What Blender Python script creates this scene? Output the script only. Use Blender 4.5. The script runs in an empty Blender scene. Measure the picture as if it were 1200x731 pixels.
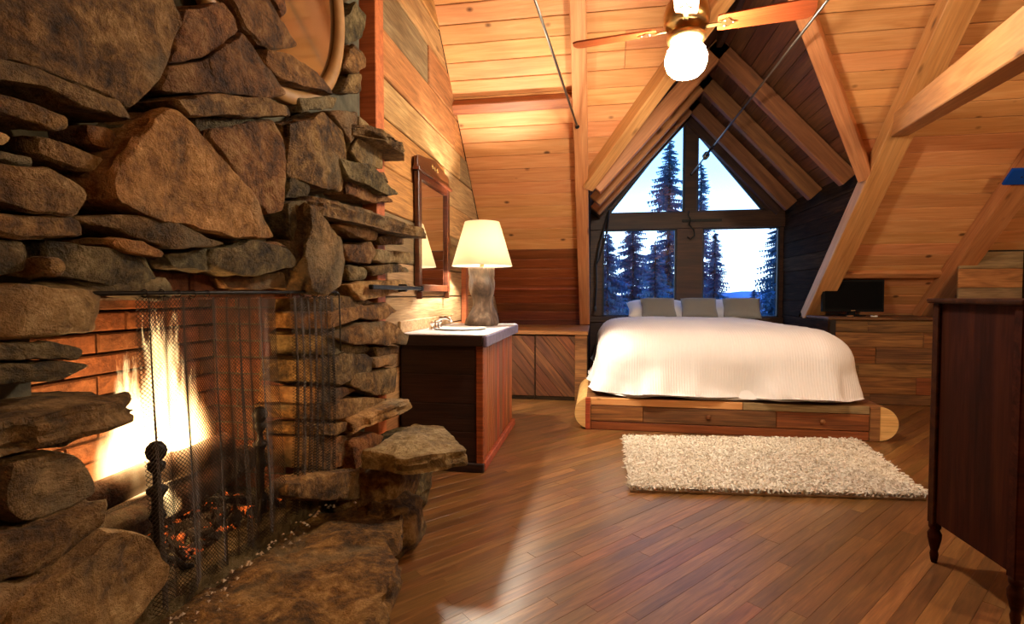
import bpy, bmesh, math, random
from mathutils import Vector, Matrix, noise
random.seed(7)
sc = bpy.context.scene
COL = sc.collection

# ------------------------------------------------------------------ camera, sky, exposure
F_PX, EYE, YAW, PITCH = 600.0, 1.08, math.radians(9.46), math.atan(20.5/600)
cam = bpy.data.cameras.new('camera'); cam_o = bpy.data.objects.new('camera', cam); COL.objects.link(cam_o)
cam.sensor_width = 36.0; cam.lens = 36.0*F_PX/1200.0; cam.clip_start = 0.02; cam.clip_end = 500
cam_o.location = (0, 0, EYE); cam_o.rotation_euler = (math.pi/2 - PITCH, 0, YAW)
sc.camera = cam_o
sc.view_settings.view_transform = 'Standard'; sc.view_settings.look = 'None'
sc.view_settings.gamma = 1.0; sc.view_settings.use_curve_mapping = False
sc.view_settings.exposure = -0.15

SKY_STRENGTH = 4.0
FAN_LIGHT = 400.0
PENDANT_LIGHT = 420.0
LAMP_LIGHT = 3800.0
FIRE_LIGHT = 15.0
W = bpy.data.worlds.new('sky'); sc.world = W; W.use_nodes = True
wn = W.node_tree.nodes; wl = W.node_tree.links
bg = wn['Background']
tc = wn.new('ShaderNodeTexCoord'); sx = wn.new('ShaderNodeSeparateXYZ'); wl.new(tc.outputs['Generated'], sx.inputs[0])
rp = wn.new('ShaderNodeValToRGB'); wl.new(sx.outputs['Z'], rp.inputs['Fac'])
e = rp.color_ramp.elements
e[0].position = 0.0; e[0].color = (0.72, 0.90, 1.0, 1); e[1].position = 0.75; e[1].color = (0.06, 0.20, 0.70, 1)
m_ = rp.color_ramp.elements.new(0.22); m_.color = (0.26, 0.54, 1.0, 1)
wl.new(rp.outputs['Color'], bg.inputs['Color']); bg.inputs['Strength'].default_value = SKY_STRENGTH

# ------------------------------------------------------------------ measuring helpers (camera model -> real places)
_fw = Vector((-math.sin(YAW)*math.cos(PITCH), math.cos(YAW)*math.cos(PITCH), -math.sin(PITCH)))
_rt = Vector((math.cos(YAW), math.sin(YAW), 0)); _up = _rt.cross(_fw); _c = Vector((0, 0, EYE))
def ray(x, y): return _fw + _rt*((x-600)/F_PX) - _up*((y-365.5)/F_PX)
def onX(x, y, X): r = ray(x, y); return _c + r*(X/r.x)
def onY(x, y, Y): r = ray(x, y); return _c + r*(Y/r.y)
def onZ(x, y, Z): r = ray(x, y); return _c + r*((Z-EYE)/r.z)
RC, RT = 6.9, 0.97                      # main roof plane: z = RC - RT*Y
def onR(x, y, off=0.0):
    r = ray(x, y); return _c + r*((RC-off-EYE)/(r.z + RT*r.y))

# ------------------------------------------------------------------ object helpers
def link(name, me, mat=None, parent=None, smooth=False):
    o = bpy.data.objects.new(name, me); COL.objects.link(o)
    if mat and not me.materials: me.materials.append(mat)
    if parent: o.parent = parent
    if smooth:
        me.polygons.foreach_set('use_smooth', [True]*len(me.polygons))
    return o
def mesh(name, v, f, mat=None, parent=None, smooth=False):
    me = bpy.data.meshes.new(name); me.from_pydata([tuple(p) for p in v], [], f); me.update()
    return link(name, me, mat, parent, smooth)
def frombm(name, bm, mat=None, parent=None, smooth=False):
    me = bpy.data.meshes.new(name); bmesh.ops.recalc_face_normals(bm, faces=bm.faces); bm.to_mesh(me); bm.free()
    return link(name, me, mat, parent, smooth)
def empty(name, loc=(0, 0, 0), rz=0):
    o = bpy.data.objects.new(name, None); COL.objects.link(o); o.location = loc; o.rotation_euler = (0, 0, rz)
    o.empty_display_size = .1; return o
def tag(o, label=None, cat=None, group=None, kind=None):
    if label: o['label'] = label
    if cat: o['category'] = cat
    if group: o['group'] = group
    if kind: o['kind'] = kind
    return o
def bbox(bm, x0, x1, y0, y1, z0, z1, bev=0.0, seg=1, M=None):
    g = bmesh.ops.create_cube(bm, size=1)
    vs = g['verts']
    for v in vs:
        v.co = Vector((x0+(v.co.x+.5)*(x1-x0), y0+(v.co.y+.5)*(y1-y0), z0+(v.co.z+.5)*(z1-z0)))
    if bev > 0:
        es = list({e for v in vs for e in v.link_edges})
        r = bmesh.ops.bevel(bm, geom=es, offset=bev, segments=seg, affect='EDGES', profile=.5)
        vs = list({v for f in r['faces'] for v in f.verts} | {v for v in vs if v.is_valid})
    if M is not None:
        for v in vs: v.co = M @ v.co
    return vs
def boxo(name, dims, mat, parent=None, bev=0.004, seg=1):
    bm = bmesh.new(); bbox(bm, *dims, bev=bev, seg=seg); return frombm(name, bm, mat, parent)
def tube(bm, pts, rad, n=10, cap=True):
    """tube along points; rad number or list"""
    pts = [Vector(p) for p in pts]; rings = []
    if not isinstance(rad, (list, tuple)): rad = [rad]*len(pts)
    ref = None
    for i, p in enumerate(pts):
        a = pts[max(i-1, 0)]; b = pts[min(i+1, len(pts)-1)]; d = (b-a).normalized()
        if ref is None: ref = d.orthogonal().normalized()
        u = (ref - d*ref.dot(d)).normalized(); w = d.cross(u); ref = u
        rings.append([bm.verts.new(p + (u*math.cos(2*math.pi*k/n)+w*math.sin(2*math.pi*k/n))*rad[i]) for k in range(n)])
    for i in range(len(rings)-1):
        for k in range(n):
            bm.faces.new((rings[i][k], rings[i][(k+1) % n], rings[i+1][(k+1) % n], rings[i+1][k]))
    if cap:
        bm.faces.new(rings[0][::-1]); bm.faces.new(rings[-1])
    return rings
def tubeo(name, pts, rad, mat, parent=None, n=10, smooth=True):
    bm = bmesh.new(); tube(bm, pts, rad, n); return frombm(name, bm, mat, parent, smooth)
def lathe(bm, prof, n=24, loc=(0, 0, 0), ripple=None):
    rings = []
    for (r, z) in prof:
        if r < 1e-5: rings.append([bm.verts.new((loc[0], loc[1], loc[2]+z))])
        else:
            ring = []
            for k in range(n):
                a = 2*math.pi*k/n; rr = r*(ripple(a, z) if ripple else 1)
                ring.append(bm.verts.new((loc[0]+rr*math.cos(a), loc[1]+rr*math.sin(a), loc[2]+z)))
            rings.append(ring)
    for a, b in zip(rings, rings[1:]):
        for k in range(n):
            k2 = (k+1) % n
            if len(a) == 1 and len(b) == 1: continue
            if len(a) == 1: bm.faces.new((a[0], b[k2], b[k]))
            elif len(b) == 1: bm.faces.new((a[k], a[k2], b[0]))
            else: bm.faces.new((a[k], a[k2], b[k2], b[k]))
    if len(rings[0]) > 1: bm.faces.new(rings[0][::-1])
    if len(rings[-1]) > 1: bm.faces.new(rings[-1])
def latheo(name, prof, mat, parent=None, n=24, loc=(0, 0, 0), smooth=True, ripple=None):
    bm = bmesh.new(); lathe(bm, prof, n, loc, ripple); return frombm(name, bm, mat, parent, smooth)

# convex polygon clipping: keep a*x+b*y<=c
def clip(poly, a, b, c):
    out = []
    for i in range(len(poly)):
        p, q = poly[i], poly[(i+1) % len(poly)]
        dp, dq = a*p[0]+b*p[1]-c, a*q[0]+b*q[1]-c
        if dp <= 0: out.append(p)
        if dp*dq < 0:
            t = dp/(dp-dq); out.append((p[0]+t*(q[0]-p[0]), p[1]+t*(q[1]-p[1])))
    return out
def area2(p): return .5*sum(p[i][0]*p[(i+1) % len(p)][1]-p[(i+1) % len(p)][0]*p[i][1] for i in range(len(p)))
def inset(poly, d):
    n = len(poly); out = []
    for i in range(n):
        p0, p, p1 = Vector(poly[i-1]), Vector(poly[i]), Vector(poly[(i+1) % n])
        a = (p-p0); b = (p1-p)
        if a.length < 1e-6 or b.length < 1e-6: out.append(tuple(p)); continue
        a.normalize(); b.normalize()
        na = Vector((-a.y, a.x)); nb = Vector((-b.y, b.x)); m = na+nb
        if m.length < 1e-3: out.append(tuple(p)); continue
        m.normalize(); k = d/max(.35, m.dot(na)); out.append(tuple(p+m*k))
    return out
def frame(O, ex, ey):
    ex = Vector(ex).normalized(); ey = Vector(ey); ey = (ey-ex*ey.dot(ex)).normalized(); n = ex.cross(ey)
    M = Matrix((ex, ey, n)).transposed().to_4x4(); M.translation = Vector(O); return M
def _clean(poly):
    out = []
    for p in poly:
        if not out or (Vector(p)-Vector(out[-1])).length > 1e-4: out.append(p)
    if len(out) > 2 and (Vector(out[0])-Vector(out[-1])).length < 1e-4: out.pop()
    return out if len(out) > 2 else []
def prism(poly, t, c, off=0.0):
    """visible face at local z=off, chamfer c, thickness t behind"""
    poly = _clean(poly)
    if len(poly) < 3: return [], []
    if area2(poly) < 0: poly = poly[::-1]
    n = len(poly); top = inset(poly, c)
    v = [(p[0], p[1], off-t) for p in poly] + [(p[0], p[1], off-c) for p in poly] + [(p[0], p[1], off) for p in top]
    f = [tuple(range(n))[::-1], tuple(range(2*n, 3*n))]
    for r in (0, n):
        for i in range(n):
            j = (i+1) % n; f.append((r+i, r+j, r+n+j, r+n+i))
    return v, f
def board(name, mat, parent, M, poly, t=.022, c=.003, off=0.0):
    poly = _clean(poly)
    if len(poly) < 3 or abs(area2(poly)) < 1e-4: return None
    cx = sum(p[0] for p in poly)/len(poly); cy = sum(p[1] for p in poly)/len(poly)
    v, f = prism([(p[0]-cx, p[1]-cy) for p in poly], t, c, off)
    o = mesh(name, v, f, mat, parent); o.matrix_local = M @ Matrix.Translation((cx, cy, 0)); return o
def batch(name, mat, parent, M, polys, t=.022, c=.003, kind='stuff'):
    V, Fc = [], []
    for p in polys:
        v, f = prism(p, t, c, random.uniform(-.001, .001)); b = len(V); V += v; Fc += [tuple(i+b for i in q) for q in f]
    o = mesh(name, V, Fc, mat, parent); o.matrix_local = M
    if kind: o['kind'] = kind
    return o
def beam(name, a, b, w, d, up, mat, parent=None, bev=.006):
    """bar from a to b, w along side, d along up (centred)"""
    a, b = Vector(a), Vector(b); ex = (b-a); L = ex.length
    M = frame((a+b)/2, ex, Vector(up).cross(ex))
    bm = bmesh.new(); bbox(bm, -L/2, L/2, -w/2, w/2, -d/2, d/2, bev=bev)
    o = frombm(name, bm, mat, parent); o.matrix_local = M; return o

# ------------------------------------------------------------------ materials
def newmat(name):
    m = bpy.data.materials.new(name); m.use_nodes = True
    return m, m.node_tree.nodes, m.node_tree.links, m.node_tree.nodes['Principled BSDF']
def ramp(n, stops):
    r = n.new('ShaderNodeValToRGB'); el = r.color_ramp.elements
    el[0].position, el[0].color = stops[0][0], (*stops[0][1], 1); el[1].position, el[1].color = stops[-1][0], (*stops[-1][1], 1)
    for p, c in stops[1:-1]:
        q = el.new(p); q.color = (*c, 1)
    return r
def mathn(n, l, op, a, b=None):
    m = n.new('ShaderNodeMath'); m.operation = op
    for i, q in enumerate((a, b)):
        if q is None: continue
        if isinstance(q, (int, float)): m.inputs[i].default_value = q
        else: l.new(q, m.inputs[i])
    return m.outputs[0]
def srgb(r, g, b):
    f = lambda c: (c/255/12.92) if c/255 <= .04045 else ((c/255+.055)/1.055)**2.4
    return (f(r), f(g), f(b))
def wood(name, grain, tints=None, rough=.55, knots=.9, var=.22, bump=.25, stretch=(1.1, 13, 13), knot_scale=(1.5, 6, 6), coat=0.0, fine=.35, spec=.4, knot_col=(.10, .035, .012)):
    m, n, l, bs = newmat(name)
    tc = n.new('ShaderNodeTexCoord'); oi = n.new('ShaderNodeObjectInfo'); ge = n.new('ShaderNodeNewGeometry')
    r = mathn(n, l, 'FRACT', mathn(n, l, 'ADD', oi.outputs['Random'], ge.outputs['Random Per Island']))
    cb = n.new('ShaderNodeCombineXYZ')
    for i, k in enumerate((37.0, 91.0, 53.0)): l.new(mathn(n, l, 'MULTIPLY', r, k), cb.inputs[i])
    ad = n.new('ShaderNodeVectorMath'); ad.operation = 'ADD'; l.new(tc.outputs['Object'], ad.inputs[0]); l.new(cb.outputs[0], ad.inputs[1])
    def mp(s):
        q = n.new('ShaderNodeMapping'); q.inputs['Scale'].default_value = s; l.new(ad.outputs[0], q.inputs['Vector']); return q.outputs[0]
    # knots bend the grain
    kv = n.new('ShaderNodeTexVoronoi'); kv.inputs['Scale'].default_value = 1.0; l.new(mp(knot_scale), kv.inputs['Vector'])
    g1 = n.new('ShaderNodeTexNoise'); g1.inputs['Scale'].default_value = 1.6; g1.inputs['Detail'].default_value = 6; g1.inputs['Distortion'].default_value = 1.1
    l.new(mp(stretch), g1.inputs['Vector'])
    rp = ramp(n, [(.25, grain[0]), (.5, grain[1]), (.75, grain[2])]); l.new(g1.outputs['Fac'], rp.inputs['Fac'])
    col = rp.outputs['Color']
    g2 = n.new('ShaderNodeTexNoise'); g2.inputs['Scale'].default_value = 1.0; g2.inputs['Detail'].default_value = 4
    l.new(mp((stretch[0]*4, stretch[1]*9, stretch[2]*9)), g2.inputs['Vector'])
    mf = n.new('ShaderNodeMapRange'); mf.inputs['From Min'].default_value = .3; mf.inputs['From Max'].default_value = .7
    mf.inputs['To Min'].default_value = 1-fine; mf.inputs['To Max'].default_value = 1+fine*.4; l.new(g2.outputs['Fac'], mf.inputs['Value'])
    if tints:
        r2 = mathn(n, l, 'FRACT', mathn(n, l, 'MULTIPLY', r, 7.31))
        tr = ramp(n, tints); tr.color_ramp.interpolation = 'CONSTANT' if len(tints) > 3 else 'LINEAR'; l.new(r2, tr.inputs['Fac'])
        g3 = n.new('ShaderNodeTexNoise'); g3.inputs['Scale'].default_value = 2.0; g3.inputs['Detail'].default_value = 3; l.new(mp((1, 3, 3)), g3.inputs['Vector'])
        mx = n.new('ShaderNodeMix'); mx.data_type = 'RGBA'; mx.blend_type = 'MULTIPLY'; mx.inputs[0].default_value = 1.0
        l.new(col, mx.inputs[6]); l.new(tr.outputs['Color'], mx.inputs[7]); col = mx.outputs[2]
    if knots > 0:
        kr = ramp(n, [(.05, (1, 1, 1)), (.11, (0, 0, 0))]); l.new(kv.outputs['Distance'], kr.inputs['Fac'])
        kf = mathn(n, l, 'MULTIPLY', kr.outputs['Color'], knots)
        mx = n.new('ShaderNodeMix'); mx.data_type = 'RGBA'; l.new(kf, mx.inputs[0]); l.new(col, mx.inputs[6]); mx.inputs[7].default_value = (*knot_col, 1); col = mx.outputs[2]
    hs = n.new('ShaderNodeHueSaturation'); l.new(col, hs.inputs['Color'])
    r3 = mathn(n, l, 'FRACT', mathn(n, l, 'MULTIPLY', r, 13.7))
    mr = n.new('ShaderNodeMapRange'); mr.inputs['To Min'].default_value = 1-var; mr.inputs['To Max'].default_value = 1+var; l.new(r3, mr.inputs['Value'])
    l.new(mathn(n, l, 'MULTIPLY', mr.outputs[0], mf.outputs[0]), hs.inputs['Value'])
    r4 = mathn(n, l, 'FRACT', mathn(n, l, 'MULTIPLY', r, 29.3))
    mh = n.new('ShaderNodeMapRange'); mh.inputs['To Min'].default_value = .492; mh.inputs['To Max'].default_value = .508; l.new(r4, mh.inputs['Value']); l.new(mh.outputs[0], hs.inputs['Hue'])
    l.new(hs.outputs['Color'], bs.inputs['Base Color'])
    bs.inputs['Roughness'].default_value = rough; bs.inputs['Specular IOR Level'].default_value = spec
    if coat: bs.inputs['Coat Weight'].default_value = coat; bs.inputs['Coat Roughness'].default_value = .30
    bp = n.new('ShaderNodeBump'); bp.inputs['Strength'].default_value = bump; bp.inputs['Distance'].default_value = .006; l.new(g2.outputs['Fac'], bp.inputs['Height']); l.new(bp.outputs[0], bs.inputs['Normal'])
    return m
def plain(name, col, rough=.5, metal=0.0, noise_amt=0.0, scale=20, bump=0.0, spec=.5):
    m, n, l, bs = newmat(name)
    bs.inputs['Roughness'].default_value = rough; bs.inputs['Metallic'].default_value = metal; bs.inputs['Specular IOR Level'].default_value = spec
    bs.inputs['Base Color'].default_value = (*col, 1)
    if noise_amt or bump:
        tc = n.new('ShaderNodeTexCoord'); nz = n.new('ShaderNodeTexNoise'); nz.inputs['Scale'].default_value = scale; nz.inputs['Detail'].default_value = 5
        l.new(tc.outputs['Object'], nz.inputs['Vector'])
        r = ramp(n, [(.3, tuple(c*(1-noise_amt) for c in col)), (.7, tuple(min(1, c*(1+noise_amt)) for c in col))]); l.new(nz.outputs['Fac'], r.inputs['Fac']); l.new(r.outputs['Color'], bs.inputs['Base Color'])
        if bump:
            bp = n.new('ShaderNodeBump'); bp.inputs['Strength'].default_value = bump; bp.inputs['Distance'].default_value = .01; l.new(nz.outputs['Fac'], bp.inputs['Height']); l.new(bp.outputs[0], bs.inputs['Normal'])
    return m
def rock(name, stops, bump=.8, scale=7, rough=.75, spec=.35, grey=(.20, .16, .085)):
    m, n, l, bs = newmat(name)
    tc = n.new('ShaderNodeTexCoord'); oi = n.new('ShaderNodeObjectInfo')
    cb = n.new('ShaderNodeCombineXYZ')
    for i, k in enumerate((17.0, 31.0, 23.0)): l.new(mathn(n, l, 'MULTIPLY', oi.outputs['Random'], k), cb.inputs[i])
    ad = n.new('ShaderNodeVectorMath'); ad.operation = 'ADD'; l.new(tc.outputs['Object'], ad.inputs[0]); l.new(cb.outputs[0], ad.inputs[1])
    n1 = n.new('ShaderNodeTexNoise'); n1.inputs['Scale'].default_value = scale; n1.inputs['Detail'].default_value = 8; n1.inputs['Roughness'].default_value = .65; n1.inputs['Distortion'].default_value = .5; l.new(ad.outputs[0], n1.inputs['Vector'])
    n2 = n.new('ShaderNodeTexNoise'); n2.inputs['Scale'].default_value = scale*5; n2.inputs['Detail'].default_value = 6; n2.inputs['Roughness'].default_value = .7; l.new(ad.outputs[0], n2.inputs['Vector'])
    n3 = n.new('ShaderNodeTexNoise'); n3.inputs['Scale'].default_value = scale*.45; n3.inputs['Detail'].default_value = 3; l.new(ad.outputs[0], n3.inputs['Vector'])
    fac = mathn(n, l, 'ADD', mathn(n, l, 'MULTIPLY', n1.outputs['Fac'], .6), mathn(n, l, 'MULTIPLY', n2.outputs['Fac'], .4))
    rp = ramp(n, stops); l.new(fac, rp.inputs['Fac'])
    # per-stone tint, and pale lichen/mineral patches
    tr = ramp(n, [(0, (.80, .74, .62)), (.2, (1.15, 1.0, .80)), (.4, (1.25, .92, .62)), (.6, (.85, .85, .78)), (.8, (1.15, .98, .68)), (1, (.75, .72, .66))]); l.new(oi.outputs['Random'], tr.inputs['Fac'])
    mx = n.new('ShaderNodeMix'); mx.data_type = 'RGBA'; mx.blend_type = 'MULTIPLY'; mx.inputs[0].default_value = 1; l.new(rp.outputs['Color'], mx.inputs[6]); l.new(tr.outputs['Color'], mx.inputs[7])
    pr = ramp(n, [(.56, (0, 0, 0)), (.68, (1, 1, 1))]); l.new(n3.outputs['Fac'], pr.inputs['Fac'])
    m2 = n.new('ShaderNodeMix'); m2.data_type = 'RGBA'; l.new(mathn(n, l, 'MULTIPLY', pr.outputs['Color'], .55), m2.inputs[0]); l.new(mx.outputs[2], m2.inputs[6]); m2.inputs[7].default_value = (*grey, 1)
    l.new(m2.outputs[2], bs.inputs['Base Color']); bs.inputs['Roughness'].default_value = rough; bs.inputs['Specular IOR Level'].default_value = spec
    vo = n.new('ShaderNodeTexVoronoi'); vo.feature = 'DISTANCE_TO_EDGE'; vo.inputs['Scale'].default_value = scale*1.5
    wv = n.new('ShaderNodeVectorMath'); wv.operation = 'ADD'; sv = n.new('ShaderNodeVectorMath'); sv.operation = 'SCALE'; sv.inputs['Scale'].default_value = .12; l.new(n1.outputs['Color'], sv.inputs[0]); l.new(ad.outputs[0], wv.inputs[0]); l.new(sv.outputs[0], wv.inputs[1]); l.new(wv.outputs[0], vo.inputs['Vector'])
    ck = ramp(n, [(0, (0, 0, 0)), (.05, (1, 1, 1))]); l.new(vo.outputs['Distance'], ck.inputs['Fac'])
    n4 = n.new('ShaderNodeTexNoise'); n4.inputs['Scale'].default_value = scale*16; n4.inputs['Detail'].default_value = 5; n4.inputs['Roughness'].default_value = .75; l.new(ad.outputs[0], n4.inputs['Vector'])
    hgt = mathn(n, l, 'ADD', mathn(n, l, 'MULTIPLY', fac, 1.6), mathn(n, l, 'ADD', mathn(n, l, 'MULTIPLY', ck.outputs['Color'], .10), mathn(n, l, 'MULTIPLY', n4.outputs['Fac'], .35)))
    bp = n.new('ShaderNodeBump'); bp.inputs['Strength'].default_value = bump; bp.inputs['Distance'].default_value = .035; l.new(hgt, bp.inputs['Height']); l.new(bp.outputs[0], bs.inputs['Normal'])
    return m
def emit(name, col, s):
    m, n, l, bs = newmat(name); n.remove(bs); em = n.new('ShaderNodeEmission'); em.inputs['Color'].default_value = (*col, 1); em.inputs['Strength'].default_value = s
    l.new(em.outputs[0], n['Material Output'].inputs['Surface']); return m

PINE = wood('pine_planks', [srgb(196, 130, 76), srgb(210, 146, 92), srgb(220, 162, 108)], knots=.9, var=.13, fine=.10, bump=.08, rough=.5, knot_scale=(3.0, 4.6, 4.6), spec=.25)
PINE_RED = wood('red_stained_planks', [srgb(112, 56, 28), srgb(138, 72, 36), srgb(156, 86, 46)], knots=.6, var=.2, fine=.25, rough=.5)
DORMER = wood('dark_dormer_planks', [srgb(66, 36, 20), srgb(88, 50, 28), srgb(106, 64, 38)], knots=.6, var=.22, fine=.25)  # dormer planks, darker than the main ceiling
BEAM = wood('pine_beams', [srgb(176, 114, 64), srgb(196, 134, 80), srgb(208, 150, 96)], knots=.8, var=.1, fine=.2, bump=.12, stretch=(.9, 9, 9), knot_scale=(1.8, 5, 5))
WEATHER = wood('weathered_barn_boards', [srgb(140, 112, 80), srgb(172, 142, 102), srgb(196, 168, 126)],
    tints=[(0, (.95, .92, .85)), (.18, (1.15, .78, .48)), (.36, (.62, .64, .62)), (.55, (1.2, 1.05, .84)), (.72, (1.0, .68, .42)), (.88, (.72, .72, .68))], knots=.6, var=.12, fine=.35, bump=.5, rough=.7, stretch=(1.6, 11, 11), knot_scale=(2, 5, 5))
WEATHER_D = wood('dark_barn_boards', [srgb(86, 56, 30), srgb(128, 88, 48), srgb(156, 114, 68)],
    tints=[(0, (1.0, .95, .85)), (.25, (1.2, .80, .50)), (.5, (.80, .80, .75)), (.75, (1.15, 1.0, .75))], knots=.6, var=.22, fine=.45, bump=.5, rough=.65)
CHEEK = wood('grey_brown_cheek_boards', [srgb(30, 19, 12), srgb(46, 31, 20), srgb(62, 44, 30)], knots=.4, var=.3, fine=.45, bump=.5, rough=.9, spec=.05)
DARK_RAFTER = wood('dark_dormer_rafters', [srgb(104, 62, 32), srgb(130, 80, 44), srgb(150, 98, 56)], knots=.7, var=.1, fine=.22, stretch=(.9, 9, 9))  # darker than the beams, for the television-side dormer rafters
FRAME_D = wood('dark_window_timber', [srgb(46, 26, 14), srgb(68, 40, 22), srgb(86, 54, 32)], knots=.5, var=.15, fine=.3, rough=.5)
OAK = wood('oak_strip_floor', [srgb(86, 57, 28), srgb(112, 76, 40), srgb(138, 99, 58)], tints=[(0, (1.0, .90, .74)), (.5, (1, 1, .94)), (1, (1.3, 1.22, 1.05))], knots=0, var=.24, fine=.25, bump=.05, rough=.38, coat=.3, stretch=(2.2, 26, 26), spec=.5)
DARKWOOD = wood('dark_walnut_veneer', [srgb(34, 14, 5), srgb(50, 22, 8), srgb(68, 34, 13)], knots=0, var=.1, fine=.25, bump=.05, rough=.65, spec=.05, stretch=(1, 12, 12))
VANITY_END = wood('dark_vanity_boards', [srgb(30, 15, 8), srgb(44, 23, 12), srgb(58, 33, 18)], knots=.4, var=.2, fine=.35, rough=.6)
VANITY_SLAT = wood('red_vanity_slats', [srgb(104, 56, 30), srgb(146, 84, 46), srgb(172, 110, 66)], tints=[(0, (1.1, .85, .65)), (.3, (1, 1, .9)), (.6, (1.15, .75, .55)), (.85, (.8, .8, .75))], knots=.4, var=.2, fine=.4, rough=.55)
FAN_WOOD = wood('fan_blade_veneer', [srgb(112, 46, 18), srgb(132, 60, 24), srgb(146, 72, 32)], knots=0, var=.05, fine=.12, rough=.35)
LOGWOOD = wood('peeled_log', [srgb(198, 150, 84), srgb(222, 178, 108), srgb(232, 196, 130)], knots=.4, var=.08, fine=.2, rough=.55)
MIRROR_WOOD = wood('mirror_frame_wood', [srgb(56, 26, 12), srgb(78, 38, 18), srgb(98, 52, 27)], knots=0, var=.08, fine=.2, rough=.35)
STONE = rock('fieldstone', [(.38, (.022, .012, .004)), (.46, (.098, .056, .017)), (.53, (.215, .130, .042)), (.61, (.38, .265, .120))], bump=1.0)
STONE_R = rock('rust_fieldstone', [(.38, (.026, .011, .003)), (.46, (.112, .050, .013)), (.53, (.225, .106, .030)), (.61, (.34, .200, .080))], bump=1.0)
STONE_T = rock('tan_fieldstone', [(.37, (.055, .031, .010)), (.45, (.175, .108, .036)), (.53, (.300, .196, .074)), (.62, (.46, .34, .165))], bump=.85)
STONE_G = rock('grey_green_fieldstone', [(.38, (.018, .014, .005)), (.46, (.074, .056, .021)), (.53, (.150, .116, .048)), (.61, (.28, .23, .12))], bump=1.0)
MORTAR = plain('grey_mortar', (.085, .074, .044), .95, noise_amt=.35, scale=18, bump=.7)
BRICK = rock('fire_brick', [(.28, (.03, .012, .006)), (.42, (.09, .034, .016)), (.54, (.17, .070, .033)), (.68, (.26, .13, .07))], bump=.6, scale=9, grey=(.03, .02, .014))
DARK_BACK = plain('dark_backing', (.018, .012, .009), .95, noise_amt=.4, bump=.3)  # near-black backing showing in the gaps between boards
IRON = plain('black_iron', (.016, .015, .014), .5, .7, noise_amt=.3, scale=40, bump=.1)
WIRE = plain('fire_screen_wire', (.035, .026, .020), .45, .8)
CHROME = plain('chrome', (.8, .8, .8), .12, 1.0)
BRASS = plain('antique_brass', (.50, .32, .12), .3, 1.0, noise_amt=.2)
STEEL = plain('steel_rod', (.22, .20, .18), .4, 1.0)
MIRROR = plain('mirror_glass', (.86, .87, .85), .015, 1.0)
COUNTER = plain('slate_countertop', (.40, .36, .37), .42, noise_amt=.18, scale=9, bump=.12)
COUNTER_EDGE = plain('purple_grey_edge', (.15, .125, .20), .5, noise_amt=.3, scale=25, bump=.3)  # purple cast of the dusk light put into the edge colour
TV_BLACK = plain('tv_plastic', (.006, .006, .006), .6, spec=.1)
TV_SCREEN = plain('tv_screen', (.003, .003, .003), .6, spec=.04)
WHITE_CAP = plain('white_ceramic', (.75, .74, .7), .25)
BLUE_PAINT = plain('blue_paint', (.006, .06, .36), .7, spec=.1)
STRAP = plain('black_cord', (.012, .012, .014), .6)
NIGHT = plain('dark_void', (.02, .014, .010), .95)

def glass_mat():
    m, n, l, bs = newmat('window_glass'); n.remove(bs)
    t = n.new('ShaderNodeBsdfTransparent'); t.inputs['Color'].default_value = (.95, .98, 1, 1); g = n.new('ShaderNodeBsdfGlossy'); g.inputs['Roughness'].default_value = .02
    mx = n.new('ShaderNodeMixShader'); mx.inputs[0].default_value = .05; l.new(t.outputs[0], mx.inputs[1]); l.new(g.outputs[0], mx.inputs[2]); l.new(mx.outputs[0], n['Material Output'].inputs['Surface']); return m
GLASS = glass_mat()
def shade_mat():
    m, n, l, bs = newmat('lampshade_linen'); n.remove(bs)
    d = n.new('ShaderNodeBsdfDiffuse'); d.inputs['Color'].default_value = (.85, .80, .68, 1); t = n.new('ShaderNodeBsdfTranslucent'); t.inputs['Color'].default_value = (.95, .86, .66, 1)
    tc = n.new('ShaderNodeTexCoord'); nz = n.new('ShaderNodeTexNoise'); nz.inputs['Scale'].default_value = 90; l.new(tc.outputs['Object'], nz.inputs['Vector'])
    bp = n.new('ShaderNodeBump'); bp.inputs['Strength'].default_value = .1; l.new(nz.outputs['Fac'], bp.inputs['Height']); l.new(bp.outputs[0], d.inputs['Normal'])
    mx = n.new('ShaderNodeMixShader'); mx.inputs[0].default_value = .55; l.new(d.outputs[0], mx.inputs[1]); l.new(t.outputs[0], mx.inputs[2]); l.new(mx.outputs[0], n['Material Output'].inputs['Surface']); return m
SHADE = shade_mat()
def cloth(name, col, axis='X', freq=0.0, bump=.3, wr=.0, rough=.85, sheen=.3):
    m, n, l, bs = newmat(name); bs.inputs['Base Color'].default_value = (*col, 1); bs.inputs['Roughness'].default_value = rough; bs.inputs['Sheen Weight'].default_value = sheen; bs.inputs['Specular IOR Level'].default_value = .2
    tc = n.new('ShaderNodeTexCoord'); h = None
    nz = n.new('ShaderNodeTexNoise'); nz.inputs['Scale'].default_value = 9; nz.inputs['Detail'].default_value = 4; l.new(tc.outputs['Object'], nz.inputs['Vector']); h = mathn(n, l, 'MULTIPLY', nz.outputs['Fac'], wr)
    if freq:
        wv = n.new('ShaderNodeTexWave'); wv.bands_direction = axis; wv.inputs['Scale'].default_value = freq; wv.inputs['Distortion'].default_value = .15; l.new(tc.outputs['Object'], wv.inputs['Vector'])
        h = mathn(n, l, 'ADD', wv.outputs['Fac'], h)
    bp = n.new('ShaderNodeBump'); bp.inputs['Strength'].default_value = bump; bp.inputs['Distance'].default_value = .006; l.new(h, bp.inputs['Height']); l.new(bp.outputs[0], bs.inputs['Normal'])
    return m
DUVET = cloth('white_ribbed_duvet', (.86, .83, .80), 'X', 16, .35, 4.0)
SHEET = cloth('white_sheet', (.82, .80, .78), bump=.4, wr=3)
SHAM = cloth('grey_sham', (.25, .25, .235), 'X', 30, .6, .5)
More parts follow.
